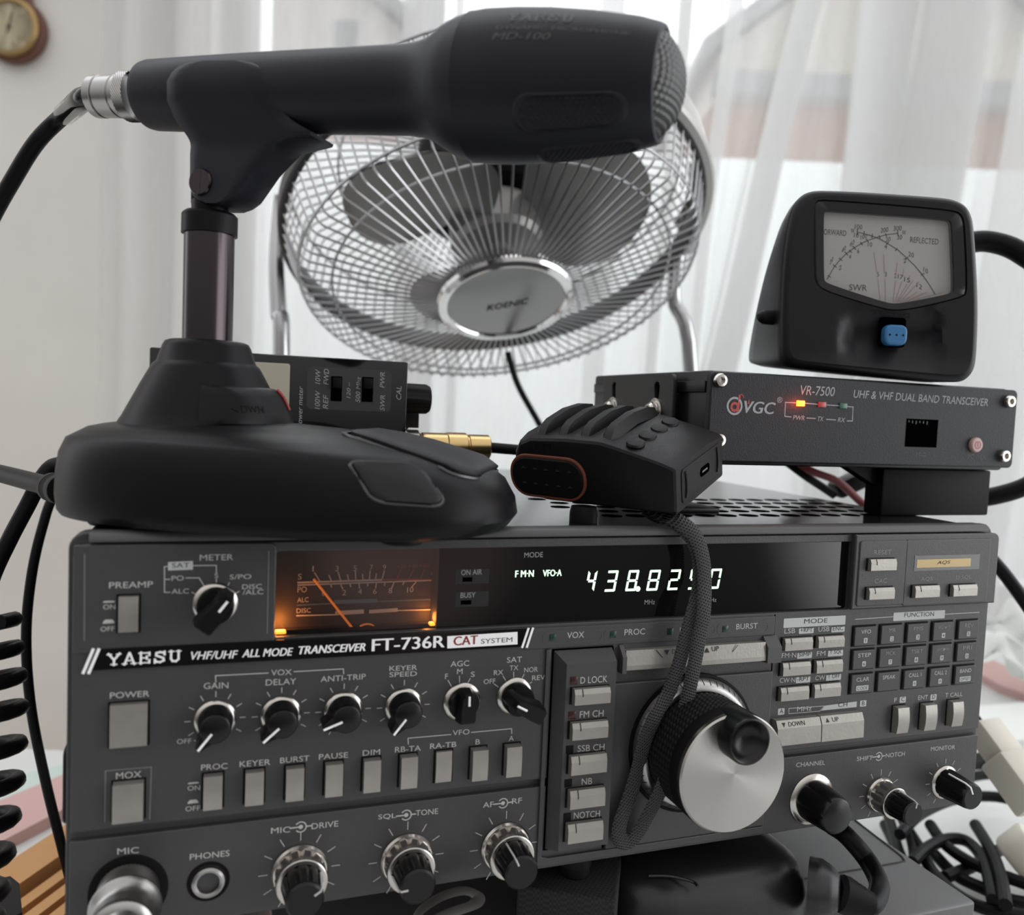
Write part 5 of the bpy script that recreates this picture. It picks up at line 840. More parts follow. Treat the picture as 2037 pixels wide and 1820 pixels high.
# ================================================================ power meter standing on its side behind the stand
PM = thing('power_meter', 'flat black meter box standing on its long edge behind the microphone stand base', 'power meter', (70, 115, 126))
q = (55.71, 122.67, 153.73, 189.13); q0, q1, qt = 14.0, q[1], q[3]
b = MB(); b.box(q0, q1, 100.6, 132, 126, qt, .8); b.build('case', 'case', PM)
b = MB(); b.box(q0+.4, q1-.2, 100, 101.5, 126.3, qt-.3, .3); b.build('face_plate', 'gloss_black', PM)
mat('pm_panel', (0.035, 0.035, 0.037), 0.5); mat('pm_window', (0.44, 0.41, 0.33), 0.3); mat('pm_print', (0.33, 0.33, 0.34), .6)
g = (77.77, 115.17, 166.09, 184.8); b = MB(); b.plate([rrect(g[0], g[1], g[2], g[3], 2.2)], 99.9, 100.2); b.build('switch_panel', 'pm_panel', PM)
g = (55.8, 70.43, 166.39, 185.4); b = MB(); b.plate([rrect(g[0]-22, g[1], g[2]-16, g[3], 1)], 99.8, 100.3); b.build('meter_window', 'pm_window', PM)
for g in ((88.2, 93.02, 170.02, 180.99), (101.85, 106.88, 170.26, 181.36)):
    b = MB(); b.box(g[0], g[1], 99.7, 100.4, g[2], g[3]); o = b.build('slide_switch', 'void', PM); zm = (g[2]+g[3])/2; b = MB(); b.box(g[0]+.5, g[1]-.5, 97.6, 100, zm+.2, g[3]-.6, .3); b.build('slider', 'black', o)
b = MB()
def vlabel(mb, s, p0, p1, h, Y, sh=.2):      # reads upwards
    g, f = glyphs(s, sh, .012); L = p1[1]-p0[1]; mb.add([(p0[0]-h*y, Y, p0[1]+L*x) for x, y in g], f)
for s_, a, c, h in (('100W', (83.56, 166.1), (83.33, 174.33), 2.2), ('10W', (83.45, 177.17), (83.27, 183.63), 2.2), ('REF', (87.15, 166.37), (86.97, 172.61), 2.2), ('FWD', (87.11, 177.08), (86.91, 184.1), 2.2), ('120 –', (96.83, 171.55), (96.61, 178.71), 1.7), ('500 Mhz', (101.18, 169.81), (100.82, 181.31), 2), ('SWR', (112.42, 166.54), (112.19, 173.6), 2.2), ('PWR', (112.08, 176.92), (111.84, 183.95), 2.2), ('CAL', (119.83, 171.85), (119.62, 177.97), 2.3), ('Power meter', (76.13, 157.86), (75.66, 175.85), 2.1)): vlabel(b, s_, a, c, h, 99.8)
b.build('lettering', 'pm_print', PM, flat=True)
kz = 172.71; b = MB(); b.at((q1, 114, kz), (1, 0, 0)); n = 60; vs = []; kr = 7.25
for rr, h, fl in ((kr*.9, 0, 0), (kr*.95, .5, 0), (kr, 1.5, 1), (kr*.98, 12, 1), (kr*.85, 13.5, 0), (0, 13.5, 0)):
    for i in range(n): k = 1-(.10 if fl and (i//5) % 2 else 0); vs.append((rr*k*cos(2*pi*i/n), rr*k*sin(2*pi*i/n), h))
b.add(vs, [(j*n+i, j*n+(i+1) % n, (j+1)*n+(i+1) % n, (j+1)*n+i) for j in range(5) for i in range(n)]); b.build('calibration_knob', 'rubber', PM)
b = MB(); z0, z1 = 154.54, 165.52
b.plate([[(q1-1, z0-3), (q1+12, z0-3), (q1+12, z0), (q1+7, z0), (q1+6, z0+1.2), (q1+6, z0+2.6), (q1+7, z0+3.8), (q1+12, z0+3.8), (q1+12, z1), (q1-1, z1)]], 127, 128.6, .3); b.build('bracket', 'case', PM)
# brass connector and coax at its right-hand side
zc = 150.38; BC = thing('coax_connector', 'brass screw connector with black coax on the right end of the power meter', 'connector', (q1, 112, zc))
b = MB(); b.at((q1, 112, zc+1.5), (1, 0, 0)); b.lathe([(8.5, 0), (8.5, 1), (7.2, 1.2), (7.2, 2), (6.2, 2.2), (6.2, 8)], 32); b.build('flange', 'steel', BC)
b = MB(); b.at((q1, 112, zc), (1, 0, 0)); b.lathe([(5.6, 5), (6.3, 5.4), (6.4, 9), (6.0, 9.2), (6.0, 10), (6.5, 10.2), (6.5, 22), (6.9, 22.4), (6.9, 31.6), (6.4, 32.2), (5.6, 32.2), (5.6, 33), (6.2, 33.3), (6.2, 43.2), (5.6, 43.8), (3.2, 44)], 36); b.build('brass_shell', 'brass', BC)
b = MB(); b.tube([(q1+42, 112, zc), (q1+50, 112, zc-.3), (q1+70, 114, zc-2), (q1+100, 124, zc-8), (q1+120, 140, zc-16)], 2.6, 12); b.build('coax', 'cord', BC)
# ================================================================ hand microphone with wrist strap
HS = .86; HC = Vector((202.5, -7.5, 133.2)); HL = Vector((-.61, .79, .015)).normalized(); HW = Vector((.79*.97, .61*.97, .25)); HW = (HW-HL*HW.dot(HL)).normalized(); HU = HW.cross(HL).normalized()
if HU.z < 0: HU = -HU
def hp(l, w, h): return HC+(HL*l+HW*w+HU*h)*HS
HM = thing('hand_microphone', 'black ribbed hand microphone with rust-outlined side key, lying on the transceiver top', 'hand microphone', hp(38, 30, 0))
HMAT = Matrix((HL.to_4d(), HW.to_4d(), HU.to_4d(), (0, 0, 0, 1))).transposed(); 
for i in range(4): HMAT[3][i] = 1.0 if i == 3 else 0.0
HMAT = HMAT @ Matrix.Scale(HS, 4); HMAT.translation = HC
mat('hand_mic', (0.008, 0.008, 0.0085), 0.40, spec=.17, bump=.25, scale=2200); mat('rust_ring', (0.17, 0.050, 0.030), 0.5)
HWD = 60.0
def hand_body():
    # outline along the length (l, h); plan rounding at the key end
    prof = [(0, .5), (1, 0), (20, -.5), (66, -1), (83, 2), (88.5, 7), (89.5, 14), (88, 21), (83, 26.5), (74, 29.2), (54, 30.2), (36, 30.0), (30, 28.8), (16, 25.2), (7, 22.8), (1.2, 20.8), (0, 19.8)]
    b = MB(); rings = []; W_ = [(0, 3.2), (.35, 1.2), (1.4, .3), (3.5, 0), (15, 0), (30, 0), (45, 0), (HWD-3.5, 0), (HWD-1.4, .3), (HWD-.35, 1.2), (HWD, 3.2)]
    lc, hc = 44, 14
    for w, ins in W_:
        g = []; crown = 1.6*(1-((w-HWD/2)/(HWD/2))**2)
        for l, h in prof:
            kl = (l-lc)/46; kh = (h-hc)/14
            far = max(0, l-64)/26; cut = 9*far*far*abs((w-HWD/2)/(HWD/2))**3
            g.append(hp(l-kl*ins-cut, w, h-kh*ins+(crown if h > 15 else 0)))
        rings.append(g)
    n = len(prof); b.add([v for g in rings for v in g], [(j*n+i, j*n+(i+1) % n, (j+1)*n+(i+1) % n, (j+1)*n+i) for j in range(len(rings)-1) for i in range(n)]+[tuple(range(n-1, -1, -1)), tuple((len(rings)-1)*n+i for i in range(n))])
    return b
b = hand_body(); b.build('housing', 'hand_mic', HM, angle=22)
for i in range(4):
    l = 35+i*11.5; b = MB(); b.M = HMAT; rings = []
    for w, hh in ((3.5, 28), (9, 33.6), (14, 35.4), (30, 36.8), (46, 35.6), (54, 33.6), (57.5, 29)):
        rings.append([(l-4.6, w, hh-5.4), (l-2.6, w, hh), (l+1.4, w, hh), (l+4.6, w, hh-5.4)])
    b.add([v for g in rings for v in g], [(j*4+k, j*4+k+1, (j+1)*4+k+1, (j+1)*4+k) for j in range(6) for k in range(3)]+[(0, 1, 2, 3), (27, 26, 25, 24)])
    b.build('rib', 'hand_mic', HM, angle=30)
for i in range(4):
    w = 9+i*13; b = MB(); b.M = HMAT @ frame((22, w, 28.4), (-.19, 0, 1)); b.lathe([(5.4, -.4), (5.0, .6), (3.2, .9), (0, 1.0)], 28); b.v = [HMAT @ (lambda q: Vector((22+(q.x-22)*.72, w+(q.y-w)*1.05, q.z)))(HMAT.inverted() @ v) for v in b.v]; b.build('speaker_slot', 'rubber', HM)
def pill(l0, l1, h0, h1, n=10): return rrect(l0, l1, h0, h1, (h1-h0)/2*.92, n)
def side_plate(outl, w0, w1, bev, name, m, par=None, holes=()):
    b = MB(); b.M = Matrix.Identity(4); b.plate([outl]+list(holes), w0, w1, bev); b.v = [HMAT @ v for v in b.v]; b.f = [tuple(reversed(f)) for f in b.f]; return b.build(name, m, par or HM)
ring = side_plate(pill(43, 84, .6, 21.6), -1.0, 1.0, .35, 'key_surround', 'rust_ring', holes=[pill(44.4, 82.6, 2.0, 20.2)])
key = side_plate(pill(44.4, 82.6, 2.0, 20.2), -1.6, 1, .7, 'talk_key', 'rubber')
b = MB(); b.M = HMAT
for j in range(2):
    for i in range(5):
        l, h = 51+i*6.2, 7.4+7.4*j; b.add([(l-1.5, -1.6, h), (l, -1.6, h-1), (l+1.5, -1.6, h), (l, -1.6, h+1), (l, -2.1, h)], [(0, 1, 4), (1, 2, 4), (2, 3, 4), (3, 0, 4)])
b.build('key_studs', 'rubber', key, flat=True)
b = MB(); b.label('PTT', (69, 24.0), (59.5, 24.0), 3.3, fn=lambda x, z: tuple(hp(x, .9 if z < 25 else .9+(z-25)*.12, z))); 
b.v = [v-HW*1.1 for v in b.v]; b.build('embossed_letters', 'black', HM, flat=True)
# bottom end: port, marks, thin raised panel
b = MB(); b.M = HMAT
b.M = Matrix.Identity(4); b.plate([rrect(6, 54, 3, 18.5, 2.5)], -.5, .5, .25); b.v = [HMAT @ Vector((v.y, v.x, v.z)) for v in b.v]; ep = b.build('end_panel', 'hand_mic', HM)
b = MB(); b.plate([rrect(27, 39, 8.6, 13.0, 2.1, 6)], -.62, -.3); b.v = [HMAT @ Vector((v.y, v.x, v.z)) for v in b.v]; b.build('charging_port', 'void', ep)
b = MB(); b.box(29.5, 36, -.75, -.5, 10.4, 11.2); b.v = [HMAT @ Vector((v.y, v.x, v.z)) for v in b.v]; b.build('port_tongue', 'steel', ep)
for w in (10.5, 49.5):
    b = MB(); b.tube([hp(-.6, w-1, 5), hp(-.7, w-.2, 8), hp(-.7, w-.2, 13.5), hp(-.6, w-1, 17)], .55, 8); b.build('end_rib', 'hand_mic', ep)
b = MB(); b.M = HMAT; b.box(14, 66, 18, 44, -4.5, -.8, 1.2); b.M = Matrix.Identity(4); b.build('belt_clip', 'rubber', HM)
b = MB(); b.at((180, 26, 126), (0, 0, 1)); b.lathe([(5.6, .1), (5.6, 4), (5, 6.5), (0, 7)], 24); b.build('clip_foot', 'rubber', HM)
def strap_mat():
    m = mat('braid', (0.030, 0.030, 0.031), .5); nt = m.node_tree; N = nt.nodes; bs = N['Principled BSDF']
    tc = N.new('ShaderNodeTexCoord'); hts = []
    for ang in (.62, -.62):
        mp_ = N.new('ShaderNodeMapping'); mp_.inputs['Rotation'].default_value = (0, ang+.25, 0); nt.links.new(tc.outputs['Object'], mp_.inputs[0])
        wv = N.new('ShaderNodeTexWave'); wv.inputs['Scale'].default_value = 300; wv.bands_direction = 'Z'; nt.links.new(mp_.outputs[0], wv.inputs[0]); hts.append(wv.outputs['Fac'])
    mx = N.new('ShaderNodeMath'); mx.operation = 'MAXIMUM'; nt.links.new(hts[0], mx.inputs[0]); nt.links.new(hts[1], mx.inputs[1])
    bp = N.new('ShaderNodeBump'); bp.inputs['Distance'].default_value = .0008; bp.inputs['Strength'].default_value = 1; nt.links.new(mx.outputs[0], bp.inputs['Height']); nt.links.new(bp.outputs[0], bs.inputs['Normal'])
    rp_ = N.new('ShaderNodeMix'); rp_.data_type = 'RGBA'; rp_.inputs[6].default_value = (.004, .004, .004, 1); rp_.inputs[7].default_value = (.050, .050, .052, 1)
    ml = N.new('ShaderNodeMath'); ml.operation = 'MULTIPLY'; nt.links.new(hts[0], ml.inputs[0]); nt.links.new(hts[1], ml.inputs[1])
    nt.links.new(mx.outputs[0], rp_.inputs[0]); nt.links.new(rp_.outputs[2], bs.inputs['Base Color'])
strap_mat()
top = [tuple(hp(20, 12, -3)), (205.03, 10, 130.73), (204.43, 0, 131.59), (206.66, -5, 129.67), (210.74, -7, 125.76), (213.48, -8, 119.88), (215.59, -8, 110.39)]
sA = top+list(((214.9, -10, 97.15), (213.84, -10, 89.55), (212.38, -10, 78.67), (210.6, -10, 67.8), (208.44, -10, 58.06)))+[(204.44, -13, 49.71), (201.36, -14, 41.17), (200.08, -11, 30.67), (197.76, -8, 21.22), (195.03, -5, 12.25), (191.52, -4, 8.28)]
sB = list(((187.27, -5, 10.5), (186.96, -5, 16.11), (190.05, -5, 25.17), (193.08, -5, 35.38)))+[(193.46, -9, 49.14), (195.71, -11, 58.42)]+list(((202.13, -8, 64.99), (205.07, -8, 71.92), (207.6, -8, 80.54), (209.76, -8, 90.3), (211.51, -8, 96.79)))+[(214.51, -6, 104.7), (214.63, -6, 112.11), (213.62, -6, 118.47), (210.54, -5.5, 124.74), (207.03, -3, 128.58), (204.73, 2, 130.77)]
loop = sA+sB+[tuple(hp(21, 14, -3))]
b = MB(); b.tube(loop, 3.1, 12, 8, flat=.30, nrm=(0, -1, .02)); b.build('wrist_strap', 'braid', HM, angle=60)
# ================================================================ small mobile transceiver on its bracket
V = thing('mobile_transceiver', 'slim black mobile transceiver with glowing orange lamp, raised above the right of the big transceiver', 'transceiver', (325, 80, 126))
mat('vr_black', (0.014, 0.015, 0.018), 0.48, spec=.3, bump=.35, scale=1600); mat('vr_case', (0.010, 0.010, 0.011), 0.4, spec=.4, bump=.1, scale=1200); mat('vr_print', (0.30, 0.31, 0.33), .6); mat('vr_print_dim', (0.055, 0.075, 0.070), .6)
def vp(x, z, y): return Vector((x, y, z))
vx0, vx1 = 239.06, 415.03; vz0, vz1 = 150.93, 189.62
b = MB(); b.box(vx0+1, vx1-3, 35, 152, vz0-1.5, vz1+.6, 1.5); 
for x in (vx0+1, ): b.box(x-1.2, x+1, 36.5, 150, vz1-9, vz1-4, .5)
b.build('case', 'vr_case', V)
b = MB(); b.plate([rrect(vx0, vx1, vz0, vz1, 2.6)], 32, 35.6, .8); b.build('front_panel', 'vr_black', V)
for c in ((243.09, 185.81), (408.48, 183.82), (243.96, 160.34), (407.84, 156.94)):
    b = MB(); b.at((c[0], 32, c[1]), (0, -1, 0)); b.lathe([(3.1, 0), (3.1, 1.6), (2.6, 2.4), (1.5, 2.5), (1.3, 1.2), (0, 1.2)], 24); b.build('panel_screw', 'chrome', V)
VF_ = lambda x, z: (x, 31.92, z)
b = MB(); b.mi = 0
b.label('VR-7500', (285.12, 181.59), (303.78, 181.67), 4.2, fn=VF_, shear=.15); b.label('UHF & VHF DUAL BAND TRANSCEIVER', (314.43, 181.56), (395.66, 181), 3.6, fn=VF_, shear=.15)
b.label('PWR', (282.01, 170.39), (288.26, 170.33), 2.0, fn=VF_, shear=.2); b.label('TX', (295.38, 170.29), (298.62, 170.31), 2.0, fn=VF_, shear=.2); b.label('RX', (306.47, 170.29), (310.61, 170.24), 2.0, fn=VF_, shear=.2)
b.label('VGC', (256.39, 172.52), (272.35, 172.38), 5.2, fn=VF_, shear=.22, bold=.035); b.label('®', (273.08, 177.52), (275.86, 177.64), 2.5, fn=VF_)
for pts in (((283.36, 177.95), (277.51, 177.89), (277.64, 171.73), (281.02, 171.58)), ((287.9, 177.95), (294.79, 177.77)), ((299.43, 177.67), (306.46, 177.58)), ((310.96, 177.47), (314.55, 177.33), (314.72, 170.96), (311.75, 170.86)), ((289.54, 171.41), (294.14, 171.39)), ((300.18, 171.22), (305.22, 171.11))): b.stroke(pts, .4, fn=VF_)
cc = (251.48, 175.25); b.stroke([(cc[0]+3.5*cos(i*pi/12), cc[1]+3.5*sin(i*pi/12)) for i in range(24)], .9, fn=VF_, closed=True)
b.mi = 1; mat('vr_red', (0.36, 0.045, 0.04), .5)
b.stroke([(cc[0]+1.6*cos(i*pi/8), cc[1]-.4+1.6*sin(i*pi/8)) for i in range(16)], 1.1, fn=lambda x, z: (x, 31.9, z), closed=True); b.stroke([(cc[0]+1.8, cc[1]-1.9), (cc[0]+2.2, cc[1]+4.4)], 1.1, fn=lambda x, z: (x, 31.88, z)); b.stroke([(cc[0]+2.9, cc[1]+5.2), (cc[0]+4.0, cc[1]+4.6), (cc[0]+4.4, cc[1]+3.6)], .4, fn=VF_)
vv = (258.51, 177.65); b.poly([(vv[0]-.6, vv[1]-1.2), (vv[0]+.5, vv[1]-1.2), (vv[0]+.2, vv[1]+1.0)], fn=VF_); b.build('lettering', ('vr_print', 'vr_red'), V, flat=True)
b = MB(); b.label('POWER', (385.36, 155.1), (396.95, 154.91), 2.2, fn=VF_); b.label('MIC', (353.14, 155.67), (358.93, 155.59), 1.8, fn=VF_); b.build('faint_lettering', 'vr_print_dim', V, flat=True)
mat('led_orange', (1.0, 0.13, 0.01), .4, emit=9); mat('led_red', (.34, .05, .05), .3); mat('led_green', (.03, .12, .08), .3)
for c, mm in (((285.52, 177.76), 'led_orange'), ((297.11, 177.67), 'led_red'), ((308.82, 177.58), 'led_green')):
    b = MB(); b.box(c[0]-2.1, c[0]+2.1, 31.3, 33, c[1]-1.25, c[1]+1.25, .3); o = b.build('status_led', mm, V, label='glowing orange lamp' if mm == 'led_orange' else None)
lc = (285.52, 177.76); l = bpy.data.lights.new('lamp_glow', 'POINT'); l.energy = .0035; l.color = (1, .08, .01); l.shadow_soft_size = .0012; lo = bpy.data.objects.new('lamp_glow', l); C.objects.link(lo); lo.location = (lc[0]*S, 28.2*S, lc[1]*S)
q = (346.08, 365.27, 159.97, 173.24); b = MB(); b.plate([[(q[0], q[2]), (q[1], q[2]), (q[1], q[3]), (q[0], q[3])]], 31.9, 32.3); o = b.build('microphone_jack', 'void', V)
b = MB(); zt = q[3]-1.2
for i in range(6): b.box(q[0]+1+i*2.2, q[0]+1.5+i*2.2, 31.7, 32, zt-.5-(i % 3)*.4, zt+.3)
b.build('jack_contacts', 'vr_print_dim', o)
c = (389.06, 161.9); b = MB(); b.at((c[0], 32, c[1]), (0, -1, 0)); mat('pink_button', (.45, .31, .29), .4); b.lathe([(3.6, 0), (3.6, 1.4), (3.1, 2), (0, 2.1)], 32); o = b.build('power_button', 'pink_button', V)
b = MB(); b.at((c[0], 29.85, c[1]), (0, -1, 0), (0, 0, 1)); 
b.M = Matrix.Identity(4); b.stroke([(c[0]+1.7*cos(i*pi/8), c[1]+1.7*sin(i*pi/8)) for i in range(16)], .5, fn=lambda x, z: (x, 29.82, z), closed=True); b.stroke([(c[0], c[1]-.8), (c[0], c[1]+1)], .5, fn=lambda x, z: (x, 29.82, z)); b.build('power_symbol', 'led_red', o, flat=True)
# bracket: slotted ear at the left, arm and foot block on the right
BR = thing('mounting_bracket', 'slotted black steel bracket carrying the slim mobile transceiver above the radio top', 'bracket', (320, 90, 126))
ey0, ey1 = 54.26, 127.41; ez0, ez1 = 130, 188.7
def slot(y, z0, z1, r_): return [(y+r_*cos(pi*i/8), z1+r_*sin(pi*i/8)) for i in range(9)]+[(y-r_*.55, z0+1), (y-r_*.55*.7, z0), (y+r_*.55*.7, z0), (y+r_*.55, z0+1)]
sl = ((69.38, 182.79), (114.16, 183.16))
b = MB(); b.plate([rrect(-ey1, -ey0, ez0, ez1, 3, corners=(0, 0, 1, 1))]+[[(-y, z) for y, z in slot(c[0], c[1]-9, c[1], 2.5)] for c in sl], -1, 1, .4)
b.v = [Vector((235+v.y, -v.x, v.z)) for v in b.v]; b.build('slotted_ear', 'vr_case', BR)
b = MB(); b.box(234, 262, ey0, ey1-6, 126, 128, .6); b.box(234.2, 236, ey0, ey1-6, 126, 132, .5); b.build('bracket_foot', 'vr_case', BR)
for c in sl:
    z = c[1]-11; b = MB(); b.at((234, c[0], z), (-1, 0, 0)); b.lathe([(6, 0), (6, .8), (5, 1), (5, 1.8), (4.2, 2), (4.0, 3.4), (3, 4.4), (0, 4.7)], 28); o = b.build('bracket_screw', 'chrome', BR)
    b = MB(); b.box(229.1, 229.6, c[0]-2.2, c[0]+2.2, z-.45, z+.45); b.box(229.1, 229.6, c[0]-.45, c[0]+.45, z-2.2, z+2.2); b.build('cross_slot', 'black', o)
fq = (342.39, 410.75, 124.87, 144.73); SB = MB(); SB.box(fq[0], fq[1], 40, 52, 126.1, vz0-2, 1.0); SB.add([(fq[0]-18, 44, vz0-2), (fq[0], 44, vz0-2), (fq[0], 44, vz0-11), (fq[0]-18, 50, vz0-2), (fq[0], 50, vz0-2), (fq[0], 50, vz0-11)], [(0, 2, 1), (3, 4, 5), (0, 3, 5, 2)])
tag(SB.build('support_block', 'black', None), 'black block propping up the right end of the slim mobile transceiver', 'block')
# wires and fuse holder under it
mat('red_wire', (.16, .012, .018), .45)
FH = thing('fuse_holder', 'black inline fuse holder on red and black wires beneath the slim mobile transceiver', 'fuse holder', (369.25, 107.73, 127))
b = MB(); b.at((414.83, 144.01, 131.79), (25.03, -7.88, 13.71)); b.box(-8, 8, -5, 5, -11, 11, 2); b.build('holder_body', 'rubber', FH)
b = MB(); b.tube([Vector(q) for q in ((365.87, 141.03, 148.97), (377.49, 136.41, 140.42), (394.76, 132.1, 134.33), (408.63, 129.76, 123.95), (415.99, 126.75, 117.26))], 2.4, 10); b.build('red_wire', 'red_wire', FH)
b = MB(); b.tube([Vector(q) for q in ((366.27, 145.98, 145.57), (378.01, 141.32, 136.93), (388.84, 140.32, 130.98), (399.08, 138.48, 125.06))], 2.6, 10); b.build('black_wire', 'cord', FH)
# ================================================================ cross-needle meter
MO = Vector((328.73, 32, 190.77)); MU = Vector((956.3, -292.37, 0)).normalized(); MN = Vector((-292.37, -956.3, 0)).normalized()
def mm_(u, z, o=0): return MO+MU*u+MN*o+Vector((0, 0, z))
XM = thing('cross_needle_meter', 'rounded black cross-needle meter with white scale and blue key, on top of the slim transceiver', 'meter', mm_(0, 0, -30))
OUT = ((-43.16, 3.94), (-21.81, 2.74), (-1.71, 1.66), (18.47, 0.78), (36.05, -0.1), (41.37, 0.92), (45.12, 4.7), (46.14, 10.66), (45.32, 32.19), (43.13, 51.56), (40.28, 70.77), (38.83, 76.48), (36.16, 80.83), (31.65, 83.16), (25.59, 84.12), (5.67, 84.49), (-14.16, 84.73), (-31.25, 84.54), (-36.46, 83.95), (-40.29, 82.3), (-43.37, 79.28), (-45.42, 75.36), (-47.26, 63.16), (-47.89, 47.14), (-47.46, 27.86), (-46.31, 11.73), (-45.19, 6.59))
def cen(L): return (sum(q[0] for q in L)/len(L), sum(q[1] for q in L)/len(L))
def scl(L, k, c=None):
    c = c or cen(L); return [(c[0]+(x-c[0])*k, c[1]+(z-c[1])*k) for x, z in L]
def dense(L, k=3): 
    return [(L[i][0]+(L[(i+1) % len(L)][0]-L[i][0])*j/k, L[i][1]+(L[(i+1) % len(L)][1]-L[i][1])*j/k) for i in range(len(L)) for j in range(k)]
def smooth(L, it=2):
    for _ in range(it):
        n = len(L); L = [((L[i-1][0]+2*L[i][0]+L[(i+1) % n][0])/4, (L[i-1][1]+2*L[i][1]+L[(i+1) % n][1])/4) for i in range(n)]
    return L
O_ = smooth(dense(list(OUT), 4), 4); oc = cen(O_)
WN = smooth(dense(list(((-36.14, 79.02), (-32.93, 80.14), (28.67, 78.65), (32.81, 76.81), (34.76, 73.06), (38.54, 41.62), (36.74, 38.94), (16.09, 33.09), (6.2, 31.33), (-0.5, 31.67), (-28.19, 38.44), (-32.35, 41.46), (-33.92, 45.25))), 4), 3)
WI = smooth(dense(list(((-31.11, 74.5), (-29.97, 75.13), (26.36, 74.05), (28.22, 73.24), (28.88, 71.48), (32.46, 42.3), (31.57, 40.77), (12.52, 36.17), (4.63, 34.57), (-1.43, 35.51), (-27.12, 42.36), (-28.53, 43.58), (-29.05, 45.48))), 4), 3)
mat('meter_black', (0.008, 0.008, 0.0095), .36, spec=.28, bump=.15, scale=2200); mat('meter_bezel', (0.012, 0.012, 0.013), .3, spec=.35)
n = len(O_); b = MB()
R_ = [(1.0, -3), (.985, -1.2), (.955, -.2), (.93, 0)]
zb = min(z for x, z in O_)
def back(k, d): return [mm_(oc[0]+(x-oc[0])*k, max(zb+.2, oc[1]+(z-oc[1])*k), -d*(.34+.66*min(1, max(0, (84-z)/80)))) for x, z in O_]
rings = [[mm_(*q, o) for q in scl(O_, k, oc)] for k, o in reversed(R_)]+[back(1.0, 8), back(.99, 22), back(.97, 34), back(.94, 52), back(.90, 66), back(.80, 70)]
b.add([v for g in rings for v in g], [(j*n+i, (j+1)*n+i, (j+1)*n+(i+1) % n, j*n+(i+1) % n) for j in range(len(rings)-1) for i in range(n)]+[tuple(range((len(rings)-1)*n, len(rings)*n))])
# face ring between the outer edge and the window opening, with a shelf under the window
mm2 = len(WN)
import itertools
def face():
    bmx = bmesh.new(); A = [bmx.verts.new(Vector((x, z, 0))) for x, z in scl(O_, .93, oc)]; B = [bmx.verts.new(Vector((x, z, 0))) for x, z in WN]
    es = [bmx.edges.new((A[i], A[(i+1) % n])) for i in range(n)]+[bmx.edges.new((B[i], B[(i+1) % mm2])) for i in range(mm2)]
    bmesh.ops.triangle_fill(bmx, edges=es, use_beauty=True); 
    for _ in range(3):
        bmesh.ops.subdivide_edges(bmx, edges=[e for e in bmx.edges if e.calc_length() > 4 and len(e.link_faces) == 2], cuts=1); bmesh.ops.triangulate(bmx, faces=[f for f in bmx.faces if len(f.verts) > 3])
    kz = 29.66; cx_ = 6.97
    out = bmesh.new()
    for v in bmx.verts:
        x, z = v.co.x, v.co.y; d = 0
        # hollow for the key between two swellings
        e = max(0, min(1, (cx_+20.5-x)/2.6))*max(0, min(1, (x-cx_+30)/14)); f = max(0, 1-((z-(kz-11))/14)**2); g_ = max(0, 1-((z-(kz-31))/11)**2)*max(0, 1-((x-cx_)/52)**2); d += 1.8*g_-5.5*(e*e*(3-2*e))*f*(.6+.4*f)
        v.co = mm_(x, z, d)
    bmesh.ops.recalc_face_normals(bmx, faces=bmx.faces)
    if sum((f.normal.dot(MN)) for f in bmx.faces) < 0: bmesh.ops.reverse_faces(bmx, faces=bmx.faces)
    out.free(); return bmx
b.bm(face()); b.build('housing', 'meter_black', XM, angle=40)
b = MB(); rings = [[mm_(*q, o) for q in L] for L, o in ((WN, 0), (WN, -.8), (scl(WN, .985), -.5), (scl(WN, .97), -.1), (WI, -.4), (WI, -3.5))]
if len(WI) == len(WN): b.add([v for g in rings for v in g], [(j*mm2+i, j*mm2+(i+1) % mm2, (j+1)*mm2+(i+1) % mm2, (j+1)*mm2+i) for j in range(5) for i in range(mm2)])
b.build('bezel', 'meter_bezel', XM, angle=40)
mat('scale_white', (0.40, 0.405, 0.42), .6)
b = MB(); b.add([mm_(*q, -3.3) for q in scl(WI, 1.03)], [tuple(range(mm2))]); sc_ = b.build('scale_plate', 'scale_white', XM, flat=True)
b = MB(); b.add([mm_(*q, -.9) for q in scl(WI, 1.01)], [tuple(range(mm2))]); b.build('window_pane', 'window_glass', XM, flat=True)
mat('scale_ink', (.05, .05, .055), .6); mat('scale_ink_red', (.36, .22, .22), .6)
SF_ = lambda x, z: tuple(mm_(x, z, -3.2))
b = MB()
